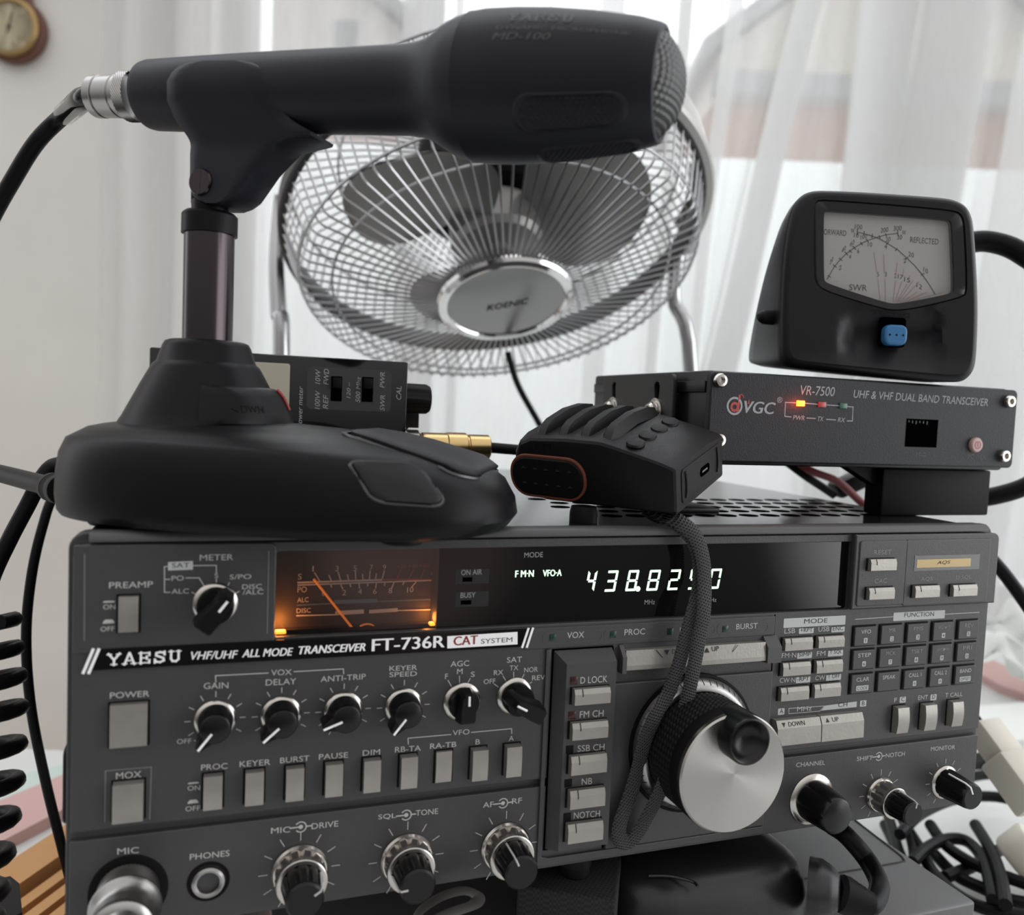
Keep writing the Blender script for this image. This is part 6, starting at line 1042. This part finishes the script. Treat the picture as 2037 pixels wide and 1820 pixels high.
for s_, a, c, h in (('ORWARD', (-29.26, 64.91), (-18.74, 64.73), 2.6), ('REFLECTED', (11.35, 63.38), (24.66, 63.01), 2.6), ('SWR', (-15.74, 40.25), (-7.38, 40.32), 2.8), ('100', (-14.98, 68.14), (-11.51, 68.06), 2.2), ('W', (-16.72, 66.31), (-15.05, 66.27), 2), ('10', (-15.05, 64.33), (-12.86, 64.37), 2.1), ('200', (-2.76, 67.01), (0.73, 67.64), 2.2), ('300', (3.17, 68.15), (6.95, 68.6), 2.2), ('W', (7.28, 66.74), (9.09, 66.7), 2), ('20', (-0.15, 63.07), (2.04, 63.44), 2.1), ('30', (5.11, 64.37), (7.44, 64.55), 2.1), ('100', (-12, 63.51), (-8.93, 64.44), 2), ('60', (-16.63, 60.05), (-14.72, 61.44), 2.1), ('10', (-8.32, 60.59), (-6.31, 60.43), 2), ('40', (-20.4, 56.76), (-18.53, 58.66), 2.1), ('6', (-13.09, 57.12), (-12.1, 57.3), 2.1), ('4', (-16.7, 54.35), (-15.79, 54.72), 2.1), ('20', (-25.56, 51.2), (-24.03, 53.35), 2.1), ('2', (-21.2, 48.95), (-19.92, 49.66), 2.1), ('4', (-0.58, 59.81), (0.74, 60.07), 2.1), ('20', (11, 57.14), (13.53, 56.49), 2.1), ('2', (8.89, 53.79), (10.2, 54.24), 2.1), ('10', (18.54, 50.55), (20.78, 49.36), 2.1), ('5', (-3.03, 47.1), (-2.16, 47.14), 2.1), ('3', (0.51, 47.27), (1.45, 47.32), 2.1), ('2', (5.04, 46.84), (6.04, 46.89), 2.1), ('17', (6.73, 46.66), (9.11, 46.26), 2.1), ('15', (9.83, 45.57), (12.56, 44.99), 2.1), ('12', (15.85, 43.25), (18.49, 42.08), 2.1)): b.label(s_, a, c, h, fn=SF_)
b.stroke(((-26.26, 44.81), (-23.32, 50.66), (-20.56, 54.16), (-18.07, 56.87), (-14.6, 59.63), (-11.41, 61.73), (-8.51, 63.3), (-4.61, 64.79), (-0.04, 66.31), (5.24, 67.22)), .34, fn=SF_); b.stroke(((-13.56, 66.79), (-10.05, 66.19), (-6.32, 65.35), (-2.56, 64.11), (0.91, 62.35), (5.78, 59.8), (10.4, 56.2), (14.33, 52.95), (18.32, 48.91), (22.4, 43.89), (24.81, 40.42)), .34, fn=SF_)
for a, c in (((-13.65, 68.08), (-13.6, 65.5)), ((5.16, 68.38), (5.45, 66.13)), ((-23.91, 51.54), (-22.44, 50.44)), ((-21.26, 54.65), (-19.99, 53.67)), ((-18.78, 57.49), (-17.36, 56.13)), ((-16.71, 58.37), (-15.72, 57.51)), ((-15.31, 60.37), (-13.89, 59.02)), ((-11.77, 62.23), (-10.9, 61.11)), ((-9.22, 63.91), (-8.13, 62.54)), ((-10.46, 67.27), (-10.54, 65.65)), ((-6.58, 66.17), (-6.6, 64.56)), ((1.2, 63.01), (0.29, 61.67)), ((5.41, 60.3), (4.81, 59.3)), ((10.83, 56.68), (9.77, 55.65)), ((18.94, 49.6), (17.66, 48.75)), ((-26.04, 46.44), (-24.8, 45.86)), ((-0.41, 66.81), (0.15, 65.54)), ((-3.34, 65.69), (-2.86, 64.62))): b.stroke((a, c), .4, fn=SF_)
b.build('scale_print', 'scale_ink', sc_, flat=True)
b = MB()
for a, c in (((-5.35, 58.15), (-3.15, 48.85)), ((-2.48, 45.96), (-0.71, 36.14)), ((-0.61, 57.41), (0.39, 49.02)), ((0.86, 46.12), (1.79, 35.87)), ((5.94, 53.84), (5.8, 48.31)), ((5.86, 45.71), (5.34, 36.03)), ((9.23, 51.08), (9.06, 47.82)), ((8.82, 45.53), (6.16, 35.94)), ((12.32, 48.3), (11.99, 46.33)), ((11.26, 44.34), (6.84, 35.84)), ((14.13, 46.43), (7.51, 35.81)), ((16.89, 45.59), (8.51, 35.92)), ((16.22, 40.99), (9.51, 36.1)), ((19.28, 40.48), (10.84, 36.29)), ((20.92, 41.08), (12.16, 36.62)), ((27.99, 41.22), (14.8, 37.33))): b.stroke((a, c), .26, fn=SF_)
b.build('ratio_lines', 'scale_ink_red', sc_, flat=True)
mat('blue_key', (0.030, 0.145, 0.33), .42, bump=.1, scale=1500)
g0, g1 = (0.02, 15.57), (10.61, 24.95)
def mbox(x0, x1, z0, z1, o0, o1, r_, name, m, par):
    b = MB(); b.plate([rrect(x0, x1, z0, z1, min(r_*1.5, .45*(x1-x0)))], -o1, -o0, r_*.5); b.v = [mm_(v.x, v.z, -v.y) for v in b.v]; return b.build(name, m, par)
mbox(g0[0]-.9, g1[0]+.9, g0[1]-.6, g1[1]+3.6, -3.2, -1.6, 1.0, 'key_well', 'void', XM); kb = mbox(g0[0], g1[0], g0[1], g1[1], -4, 2.2, 2.0, 'blue_key', 'blue_key', XM)
b = MB()
for i in (-1, 0, 1): b.poly([((g0[0]+g1[0])/2+i*3.1+.5*cos(k*pi/4), (g0[1]+g1[1])/2+.5*sin(k*pi/4)) for k in range(8)], fn=lambda x, z: tuple(mm_(x, z, 2.28)))
b.build('key_dots', 'black', kb, flat=True)
b = MB(); b.label('POWER', (-5.12, 28.95), (2.89, 28.54), 2.2, fn=lambda x, z: tuple(mm_(x, z, .2)), bold=.02); b.label('RANGE', (4.23, 28.48), (12.04, 28.19), 2.2, fn=lambda x, z: tuple(mm_(x, z, .2)), bold=.02); b.build('key_print', 'black', XM, flat=True)
# side connector lump at the left rear
b = MB(); s0 = (273.52, 48, 218.07); b.at((s0[0]+9.5, s0[1]+11, s0[2]), (-1, .1, 0)); b.lathe([(3.4, -14), (3.4, 0), (2.4, 2), (1.4, 3), (0, 3.2)], 24); b.build('side_connector', 'rubber', XM)
# ================================================================ metal fan
FC = Vector((241.61, 354.04, 308.25)); FN = Vector((5.8, -484.75, -874.63)).normalized(); FX = Vector((923.59, -332.69, 190.51)); FX = (FX-FN*FX.dot(FN)).normalized(); FY = FN.cross(FX)
def fp(x, y, z): return FC+FX*x+FY*y+FN*z
FM = Matrix((FX.to_4d(), FY.to_4d(), FN.to_4d(), (0, 0, 0, 1))).transposed(); FM.translation = FC
for i in range(3): FM[3][i] = 0
FM[3][3] = 1
DESK = -115.0
FAN = thing('fan', 'round chrome wire fan tilted down behind the radios, in front of the curtain', 'fan', (FC.x, FC.y, DESK))
mat('wire', (0.36, 0.36, 0.37), .28, metal=1); mat('fan_grey', (0.42, 0.42, 0.40), .35, metal=.4); mat('fan_band', (0.045, 0.045, 0.045), .4, metal=.3); mat('blade', (0.26, 0.255, 0.25), .38, metal=.55); mat('badge', (0.27, 0.27, 0.27), .2, metal=1)
NW = 92; b = MB(); b.M = FM
for i in range(NW):
    a = 2*pi*i/NW; c, s_ = cos(a), sin(a)
    b.tube([(c*r_, s_*r_, z) for r_, z in ((44, 62), (60, 63), (100, 56.5), (144, 48.5), (148, 46), (150, 42), (161.5, 5))], .85, 5, 0)
for r_, z, w_ in ((127, 50.5, 1.0), (150.5, 42, 1.2)): b.tube([(cos(i*pi/36)*r_, sin(i*pi/36)*r_, z) for i in range(72)], w_, 6, 0, closed=True)
b.M = Matrix.Identity(4); b.build('front_grille', 'wire', FAN, angle=60)
b = MB(); b.M = FM
for i in range(NW):
    a = 2*pi*(i+.5)/NW; c, s_ = cos(a), sin(a)
    b.tube([(c*r_, s_*r_, z) for r_, z in ((161.5, -5), (152, -42), (148, -47), (100, -60), (56, -68))], .85, 5, 0)
for r_, z, w_ in ((118, -60, 1.0), (155, -38, 1.2)): b.tube([(cos(i*pi/36)*r_, sin(i*pi/36)*r_, z) for i in range(72)], w_, 6, 0, closed=True)
b.M = Matrix.Identity(4); b.build('rear_grille', 'wire', FAN, angle=60)
b = MB(); b.M = FM; b.lathe([(159, -8), (163, -8), (164.5, -6), (164.5, 7), (163, 8.5), (159, 8.5), (158.4, 6), (158.4, -6), (159, -8)], 96, False); b.M = Matrix.Identity(4); b.build('rim_band', 'fan_band', FAN)
b = MB(); b.M = FM; b.lathe([(44, 60), (47, 60.5), (51.5, 64), (52, 66.5), (50.5, 69), (47, 70.5), (44.5, 69.8), (43.6, 68.4)], 64, False); bd = b.build('badge_ring', 'chrome_bright', FAN)
b = MB(); b.M = FM; b.lathe([(44, 60), (44, 68.2), (30, 69.4), (0, 69.8)], 64); b.build('badge_disc', 'badge', FAN)
b = MB(); ta = atan2((-FY).dot(CX), FX.dot(CX))
def bt(x, z): return tuple(fp(x, z, 70.0))
b.label('KOENIC', (-15, -4.5), (17, 1.5 if False else -3.2), 6.8, fn=bt, shear=.28, bold=.03)
for v in b.v[:0]: pass
b.build('badge_lettering', 'print_black', FAN, flat=True)
# blades, rotor and motor
def blade(a0):
    def fn(u, v):
        t = u; r0 = 34; half = .36+.52*sin(pi*min(1, .15+.85*t))**.7*(1 if t < .85 else sqrt(max(0, 1-((t-.85)/.15)**2))*.55+.45)
        r_ = r0+(124-r0)*t*(1-.10*(2*v-1)**2*t); a = a0+(2*v-1)*half+.16*t
        return tuple(fp(r_*cos(a), r_*sin(a), 4-22*(v-.5)*(1-.25*t)))
    b = MB(); b.grid(fn, 20, 14); k = len(b.v); fs = list(b.f); off = [v-FN*1.4 for v in b.v]; b.add(off, [tuple(reversed(f)) for f in fs]); return b
for a in (0, 1, 2): blade(radians(10+120*a)).build('blade', 'blade', FAN, angle=60)
b = MB(); b.M = FM; b.lathe([(34, -14), (36, -12), (36, 14), (32, 19), (12, 21), (12, 27), (0, 28)], 48); b.build('rotor_hub', 'blade', FAN)
b = MB(); b.M = FM; b.lathe([(20, -16), (46, -18), (54, -26), (56, -70), (52, -92), (36, -104), (0, -106)], 48); b.build('motor', 'rubber', FAN)
# pivots, stand legs and flex
pl_, pr_ = Vector((85.42, 428.98, 326.2)), Vector((416.47, 350.13, 373.86))
for P, sg in ((pl_, -1), (pr_, 1)):
    b = MB(); b.at(P, FX*sg, FN); b.lathe([(8, -6), (8, 0), (5, .5), (5, 2), (0, 2.4)], 24); b.build('pivot_bolt', 'fan_grey', FAN)
mat('fan_tube', (0.42, 0.42, 0.43), .22, metal=1)
L1 = [pl_+Vector((-2, 0, 6)), pl_+Vector((-3, 0, -6)), Vector((80.93, 418.97, 278.24)), Vector((83, 411.4, 238.01)), Vector((85.92, 405.7, 198.38))]; e = L1[-1]; L1.append(Vector((e.x+2, e.y, DESK+6)))
b = MB(); b.tube(L1, [5, 5, 6, 6.4, 6.4, 6.4], 14); b.build('stand_leg', 'fan_tube', FAN)
L2 = [pr_+Vector((2, 0, 6)), Vector((414, 361.01, 331.72)), Vector((410.33, 366.94, 272.2)), Vector((426.71, 359.17, 207.66))]; e = L2[-1]; L2.append(Vector((e.x+20, e.y, DESK+6)))
b = MB(); b.tube(L2, [5, 5.6, 6, 6.4, 6.4], 14); b.build('stand_leg', 'fan_tube', FAN)
b = MB(); q0, q1 = L1[-1], L2[-1]; b.tube([q0+Vector((0, -70, 0)), q0, q0.lerp(q1, .5)+Vector((0, 60, 0)), q1, q1+Vector((0, -70, 0))], 6.4, 12); b.build('stand_base', 'fan_tube', FAN)
b = MB(); b.M = FM; b.lathe([(160, -22), (168, -22), (170, -20), (170, 6), (168, 8), (160, 8)], 40, False, a0=-.35, a1=1.0); b.M = Matrix.Identity(4); b.build('rim_plate', 'fan_grey', FAN)
b = MB(); b.tube([Vector(q) for q in ((265.71, 382.12, 216.24), (274.16, 377.44, 189.49), (291.38, 369.38, 158.12), (311.06, 360.18, 122.27), (323.58, 353.68, 89.44))], 2.6, 10); b.build('flex', 'cord', FAN)
mat('psu_paint', (.085, .085, .086), .32, bump=.1, scale=1200, spec=.5)
# ================================================================ things under and around the transceiver
b = MB(); b.box(66, 371.5, -3, 300, -113, -45, 1.5, 3); PS = thing('power_supply', 'dark flat-topped power supply box standing under the transceiver', 'power supply', (215, 150, -113)); b.build('case', 'psu_paint', PS)
mat('lid_line', (.008, .008, .008), .6); b = MB()
LID = [(374.49, 97.53), (370.6, 66.38), (368.05, 40.24), (366.38, 34.92), (361.83, 32.84), (323.24, 33.15), (277.56, 32.64), (226.27, 33.87)]
b.tube([(x, y, -45) for x, y in LID], .55, 6, 3); b.build('lid_seam', 'lid_line', PS)
for x, y in ((70, 8), (355, 8), (70, 290), (355, 290)):
    b = MB(); b.at((x, y, -113), (0, 0, -1)); b.lathe([(8, 0), (8, 2), (0, 2)], 20); b.build('rubber_foot', 'rubber', PS)
# woven block under the front foot, loop of strap
def weave():
    m = mat('woven', (.018, .018, .019), .8); nt = m.node_tree; N = nt.nodes; bs = N['Principled BSDF']; tc = N.new('ShaderNodeTexCoord'); ck = N.new('ShaderNodeTexChecker'); ck.inputs['Scale'].default_value = 900; ck.inputs['Color1'].default_value = (.012, .012, .0125, 1); ck.inputs['Color2'].default_value = (.003, .003, .003, 1)
    nt.links.new(tc.outputs['Object'], ck.inputs[0]); nt.links.new(ck.outputs[0], bs.inputs['Base Color'])
weave()
wa, wb_ = Vector((151.32, 6.85, -11)), Vector((183.55, -12.04, -11)); wd = (wb_-wa).normalized(); wn = Vector((-wd.y, wd.x, 0)); L_ = (wb_-wa).length
b = MB(); b.M = Matrix(((wd.x, wn.x, 0, wa.x), (wd.y, wn.y, 0, wa.y), (0, 0, 1, 0), (0, 0, 0, 1))); b.box(0, L_, 0, 60, -45, -9, 1.4, 3); tag(b.build('speaker_block', 'woven', None), 'woven black block wedged under the middle front foot of the transceiver', 'block')
b = MB(); b.tube([Vector(q) for q in ((108.95, -6, -9.02), (110.97, -6, -4.41), (118.15, -7, 0.23), (125.78, -8, 1.75), (130.02, -10, 0.35), (128.09, -14, 0.07), (120.08, -18, 1.38), (113.41, -20, 0.86), (108.86, -20, -2.14))], 2.6, 8, 6, flat=.3, nrm=(0, 0, 1)); mat('grey_strap', (.05, .048, .046), .5); tag(b.build('strap_loop', 'grey_strap', None), 'grey flat strap loop under the front edge of the transceiver, left of the woven block', 'strap')
# mains adapter with its plug and cord
AD = thing('power_adapter', 'bulky rounded black mains adapter lying below the tuning dial', 'power adapter', (238, 28, -45))
b = MB(); n = 40; rings = []
def adp(x0, x1, y0, y1, r_):
    return rrect(x0, x1, y0, y1, r_, 9)
for z, ins, rr in ((-44.6, 3, 18), (-43, .8, 20), (-38, 0, 21), (-24, 0, 21), (-17, 1.2, 20.5), (-12, 4, 18), (-9.5, 8, 15), (-8.4, 13, 10)):
    rings.append([Vector((x, y, z-(.06*(x-190) if z > -20 else 0)*.25)) for x, y in adp(190+ins, 280-ins, -12+ins, 66-ins, rr)])
n = len(rings[0]); b.add([v for g in rings for v in g], [(j*n+i, j*n+(i+1) % n, (j+1)*n+(i+1) % n, (j+1)*n+i) for j in range(len(rings)-1) for i in range(n)]+[tuple(range(n-1, -1, -1)), tuple((len(rings)-1)*n+i for i in range(n))]); mat('adapter', (.010, .010, .0105), .36, bump=.1, scale=1500); b.build('housing', 'adapter', AD, angle=50)
b = MB(); b.tube([Vector(q) for q in ((202.83, -0.78, -8.6), (211.29, -3.4, -8.6), (217.73, -8.67, -8.8), (217.99, -11.86, -9))], .6, 6); b.build('raised_line', 'adapter', AD)
PG = thing('mains_plug', 'black moulded plug with ribbed strain relief, right of the mains adapter', 'plug', (278.65, -12, -18.13))
p0, p1, p2 = Vector((269.74, -12, -16.74)), Vector((278.48, -20, -16.31)), Vector((288.77, -24, -20.11))
b = MB(); b.tube([p0, p0.lerp(p1, .35), p0.lerp(p1, .7), p1], [12.5, 12.5, 10.5, 6.5], 20, 4, flat=.9); b.build('plug_body', 'adapter', PG)
b = MB(); d = (p2-p1); 
for i in range(6):
    c0 = p1+d*(i/6); b.at(c0, d); k = 7.2-.45*i; b.lathe([(k*.72, -1.5), (k, 0), (k, 3.0), (k*.72, 3.8)], 20)
b.M = Matrix.Identity(4); b.build('strain_relief', 'rubber', PG)
b = MB(); b.tube([p2-d*.1, p2+d*.10]+[Vector(q) for q in ((297, -20, -20.97), (305.99, -12, -22.39), (311.24, -4, -22.33), (313.57, 4, -20.33), (309.96, 8, -15.09), (307.17, 12, -11.76), (308.04, 20, -12.76))], 4.1, 14); b.build('cord', 'cord', PG)
# white nylon connector with red and black wires at the right edge
NC = thing('nylon_connector', 'cream nylon plug with red and black wires beside the right edge of the transceiver', 'connector', (489.62, 86.46, -25.43))
mat('nylon', (.62, .58, .50), .45); c0, c1 = Vector((460.98, 76.85, -0.65)), Vector((464.49, 30.76, -37.87)); d = (c1-c0).normalized()
b = MB(); b.at(c0, d); b.box(-9, 9, -7, 7, 0, 24, 1.5); b.box(-13, 13, -9, 9, 20, 50, 2); b.M = Matrix.Identity(4); b.build('housing', 'nylon', NC)
b = MB(); b.tube([c0+d*4, c0-d*8, Vector((470.36, 95.29, 6.98)), Vector((476.71, 114.86, 15.67))], 2.2, 10); b.build('black_wire', 'cord', NC)
b = MB(); b.tube([c0+d*4+Vector((-3, 0, -4)), c0-d*8+Vector((-3, 0, -5)), Vector((471.99, 99.13, -7)), Vector((474.12, 114.54, -3.32))], 2.2, 10); b.build('red_wire', 'red_wire', NC)
# cables at the right
def cable(name, pts, r_, label): b = MB(); b.tube([Vector(q) for q in pts], r_, 12); return tag(b.build(name, 'cord', None), label, 'cable')
cable('meter_cable', ((403.04, 71.59, 261.47), (415.5, 67.64, 267.89), (425.08, 62.19, 268.22), (435.36, 53.97, 262.43), (446.8, 44.75, 247.44), (454.91, 39.58, 211.39), (450.83, 38.32, 169.58)), 5.6, 'thick black cable curving out from behind the cross-needle meter to the right edge')
cable('coax_cable', ((422.28, 88.19, 129.52), (439.54, 76.89, 130.35), (449.71, 68.22, 133.39), (460.8, 59.45, 139.99), (475.27, 49.95, 153.44)), 5.0, 'thick black cable leaving the support block to the right edge')
cable('antenna_cable', ((436.06, 82.3, 113.08), (455.78, 74.32, 96.34), (471.79, 67.42, 76.31), (491.21, 58.75, 47.33)), 3.8, 'black cable slanting down from the upper right corner of the transceiver')
LB = 'black cable from the tangle on the desk at the lower right'
zt_ = -108
CAB = ((((1890, 1520), (1960, 1505), (2040, 1510), (2120, 1530)), 5, 30, 'black cable running level to the right edge just under the nylon plug'), (((1860, 1590), (1900, 1555), (1980, 1540), (2060, 1560), (2140, 1590)), 5, 25, 'black cable arching to the right edge behind the monitor knob'), (((1790, 1660), (1830, 1620), (1900, 1590), (1980, 1585), (2060, 1605)), 5, 20, 'topmost of the black cables fanning out below the right corner of the transceiver'), (((1760, 1640), (1780, 1680), (1800, 1720), (1830, 1760)), 5, 6, 'short black cable dropping behind the right end of the power supply'), (((1800, 1640), (1825, 1680), (1860, 1740), (1920, 1790), (1990, 1815), (2070, 1825)), 5, 12, 'black cable sweeping from under the transceiver to the lower right corner'), (((1815, 1715), (1840, 1690), (1880, 1670), (1920, 1672), (1950, 1700), (1965, 1740), (1975, 1790)), 5, 18, 'black cable arched like a hook above the tangle at the lower right'), (((1850, 1640), (1880, 1680), (1930, 1715), (1990, 1740), (2060, 1765)), 5, 16, 'black cable crossing the tangle and falling to the right edge'), (((1880, 1745), (1940, 1720), (1990, 1690), (2050, 1670), (2110, 1660)), 5, 10, 'black cable rising to the right across the tangle'), (((1800, 1600), (1840, 1560), (1900, 1530), (1970, 1520), (2050, 1540)), 5, 36, 'black cable looping level with the monitor knob, highest in the tangle'), (((1760, 1600), (1775, 1650), (1790, 1700), (1815, 1750)), 5, 10, 'black cable dropping beside the power supply, left of the hooked cable'), (((1860, 1700), (1900, 1740), (1950, 1765), (2010, 1790), (2070, 1800)), 5, 8, 'lower black cable bending towards the bottom right corner'), (((1940, 1640), (1970, 1690), (1990, 1740), (2000, 1800)), 5, 22, 'black cable hanging steeply at the right of the tangle'), (((1790, 1625), (1805, 1655), (1815, 1690), (1818, 1730)), 5, 14, 'thin cable hanging just right of the shift and notch knob'))
for pts, r_, h, lab in CAB:
    b = MB(); P = []
    for x, y in pts:
        d = CX*((x-1018.5)/1650)-CY*((y-910)/1650)+CF; t = (zt_+h-CO.z)/d.z; P.append(CO+d*t)
    b.tube(P, 3.6 if h != 14 else 2.6, 10); tag(b.build('tangled_cable', 'cord', None), lab, 'cable', 'tangled cables on the desk')
# papers, tray and clutter on the desk
mat('paper', (.75, .77, .75), .8, var=.04, scale=60); mat('paper_pink', (.55, .36, .34), .8); mat('paper_green', (.52, .60, .56), .8)
def sheet(name, pts, z, th, m, label, cat, curl=0):
    P = []
    for x, y in pts:
        d = CX*((x-1018.5)/1650)-CY*((y-910)/1650)+CF; t = (z-CO.z)/d.z; P.append(CO+d*t)
    b = MB(); n = len(P); b.add(P+[p+Vector((0, 0, th)) for p in P], [tuple(range(n-1, -1, -1)), tuple(range(n, 2*n))]+[(i, (i+1) % n, n+(i+1) % n, n+i) for i in range(n)]); return tag(b.build(name, m, None, flat=True), label, cat)
sheet('paper_sheet', [(1780, 1600), (2100, 1580), (2200, 1850), (1900, 1900)], -115, 1, 'paper', 'white paper sheet under the tangled cables at the lower right', 'paper')
sheet('magazine', [(1900, 1420), (2120, 1400), (2160, 1480), (1880, 1490)], -115, 6, 'paper', 'white magazine lying behind the cables at the right edge', 'magazine')
sheet('red_folder', [(1890, 1322), (1960, 1320), (2120, 1400), (2100, 1420), (1990, 1380)], -115, 9, 'paper_pink', 'dull red folder behind the right edge of the transceiver', 'folder')
def crumple():
    b = MB(); P = [Vector(q) for q in ((784.41, 362.57, -69.03), (919.7, 271.08, -94.88), (950, 297.32, -17.26), (817.84, 395.94, -28.51))]
    def fn(u, v): 
        p = P[0].lerp(P[1], u).lerp(P[3].lerp(P[2], u), v); return tuple(p+Vector((0, 0, 26*noise.noise(Vector((u*7, v*4, 1.3))))) + RY*(22*noise.noise(Vector((u*6, v*6, 4.1)))))
    b.grid(fn, 40, 24); return tag(b.build('plastic_bag', 'paper', None, angle=50), 'crumpled white plastic bag on the desk behind the right side of the transceiver', 'bag')
crumple()
RO = thing('tape_roll', 'cream roll partly hidden among the cables at the lower right edge', 'roll', (510.95, 74.86, -89.5))
b = MB(); b.at((510.95, 74.86, -89.5), (.5, -.4, .75)); b.lathe([(9, -9), (20, -9), (21, -7), (21, 7), (20, 9), (9, 9), (9, -9)], 40, False); b.build('roll_body', 'nylon', RO)
TR = thing('slatted_tray', 'orange-brown slatted wooden tray on the desk at the lower left', 'tray', (-54.94, 241.68, -112))
mat('pine', (.50, .26, .10), .5, var=.25, scale=60)
ta, tb_ = Vector((-68.09, 233.2, -95)), Vector((-45.14, 270.69, -95)); td = (tb_-ta).normalized(); tn = Vector((td.y, -td.x, 0))
if tn.y > 0: tn = -tn
def tbox(l0, l1, n0, n1, z0, z1, name):
    b = MB(); v = [ta+td*l+tn*n+Vector((0, 0, z+95)) for z in (z0, z1) for l, n in ((l0, n0), (l1, n0), (l1, n1), (l0, n1))]; v = [Vector((p.x, p.y, z0 if i < 4 else z1)) for i, p in enumerate(v)]
    b.add(v, [(3, 2, 1, 0), (4, 5, 6, 7), (0, 1, 5, 4), (1, 2, 6, 5), (2, 3, 7, 6), (3, 0, 4, 7)]); return b.build(name, 'pine', TR, flat=True)
tbox(-120, 80, 0, 22, -113, -95, 'tray_rim')
for i in range(9): tbox(-120, 80, 28+i*12, 35+i*12, -108, -99, 'slat')
for l in (-120, -20, 64): tbox(l, l+14, 0, 140, -115, -109, 'cross_bar')
sheet('newspaper', [(-160, 1690), (-60, 1640), (130, 1560), (140, 1625), (0, 1700), (-120, 1760)], -115, 8, 'paper_pink', 'pinkish folded newspaper lying behind the slatted tray', 'newspaper')
sheet('leaflet', [(-200, 1610), (140, 1530), (160, 1560), (-100, 1650)], -115, 5, 'paper_green', 'pale green leaflet on the desk behind the newspaper', 'leaflet')
sheet('cloth', [(-40, 1800), (20, 1785), (38, 1800), (44, 1860), (-40, 1900)], -60, 10, 'case', 'dark grey lump below the coiled cord in the lower left corner', 'cloth')
# barometer on the wall
BM = thing('barometer', 'round brown wooden barometer with cream dial hanging on the wall, top left', 'barometer', rm(-757.33, 1262, 693.36))
mat('dark_wood', (.13, .055, .035), .4, var=.3, scale=30); mat('cream_dial', (.66, .58, .40), .4); mat('gilt', (.40, .27, .12), .35, metal=.7)
bc = rm(-757.33, 1268, 693.36); bz = bc.z
def wallp(u, z, o): return bc+RX*u-RY*o+Vector((0, 0, z))
b = MB(); L = [(48*cos(t), 48*sin(t)) for t in [radians(125-k*10) for k in range(0, 32)]]; L = [(48*cos(radians(a)), 48*sin(radians(a))) for a in range(125, 416, 10)]+[(20, 62), (17, 80), (24, 120), (17, 160), (0, 172), (-17, 160), (-24, 120), (-17, 80), (-20, 62)]
b.plate([list(reversed(L))], 0, 18, 4); b.v = [wallp(v.x, v.z, 18-v.y) for v in b.v]; b.build('wooden_body', 'dark_wood', BM)
b = MB(); b.at(wallp(0, 0, 17), -RY); b.lathe([(42, 0), (43, 4), (40, 7), (36.5, 7.5), (35.5, 4)], 48, False); b.build('gilt_ring', 'gilt', BM)
b = MB(); b.at(wallp(0, 0, 17), -RY); b.lathe([(36, 3), (0, 3)], 48); b.build('dial', 'cream_dial', BM)
b = MB(); b.at(wallp(0, 0, 21), -RY); b.lathe([(2.4, 0), (2.4, 2), (0, 2.4)], 16); b.M = Matrix.Identity(4); b.tube([wallp(-3, -9, 21.5), wallp(5, 20, 21.5)], .8, 6, 0); b.build('hand', 'print_black', BM)
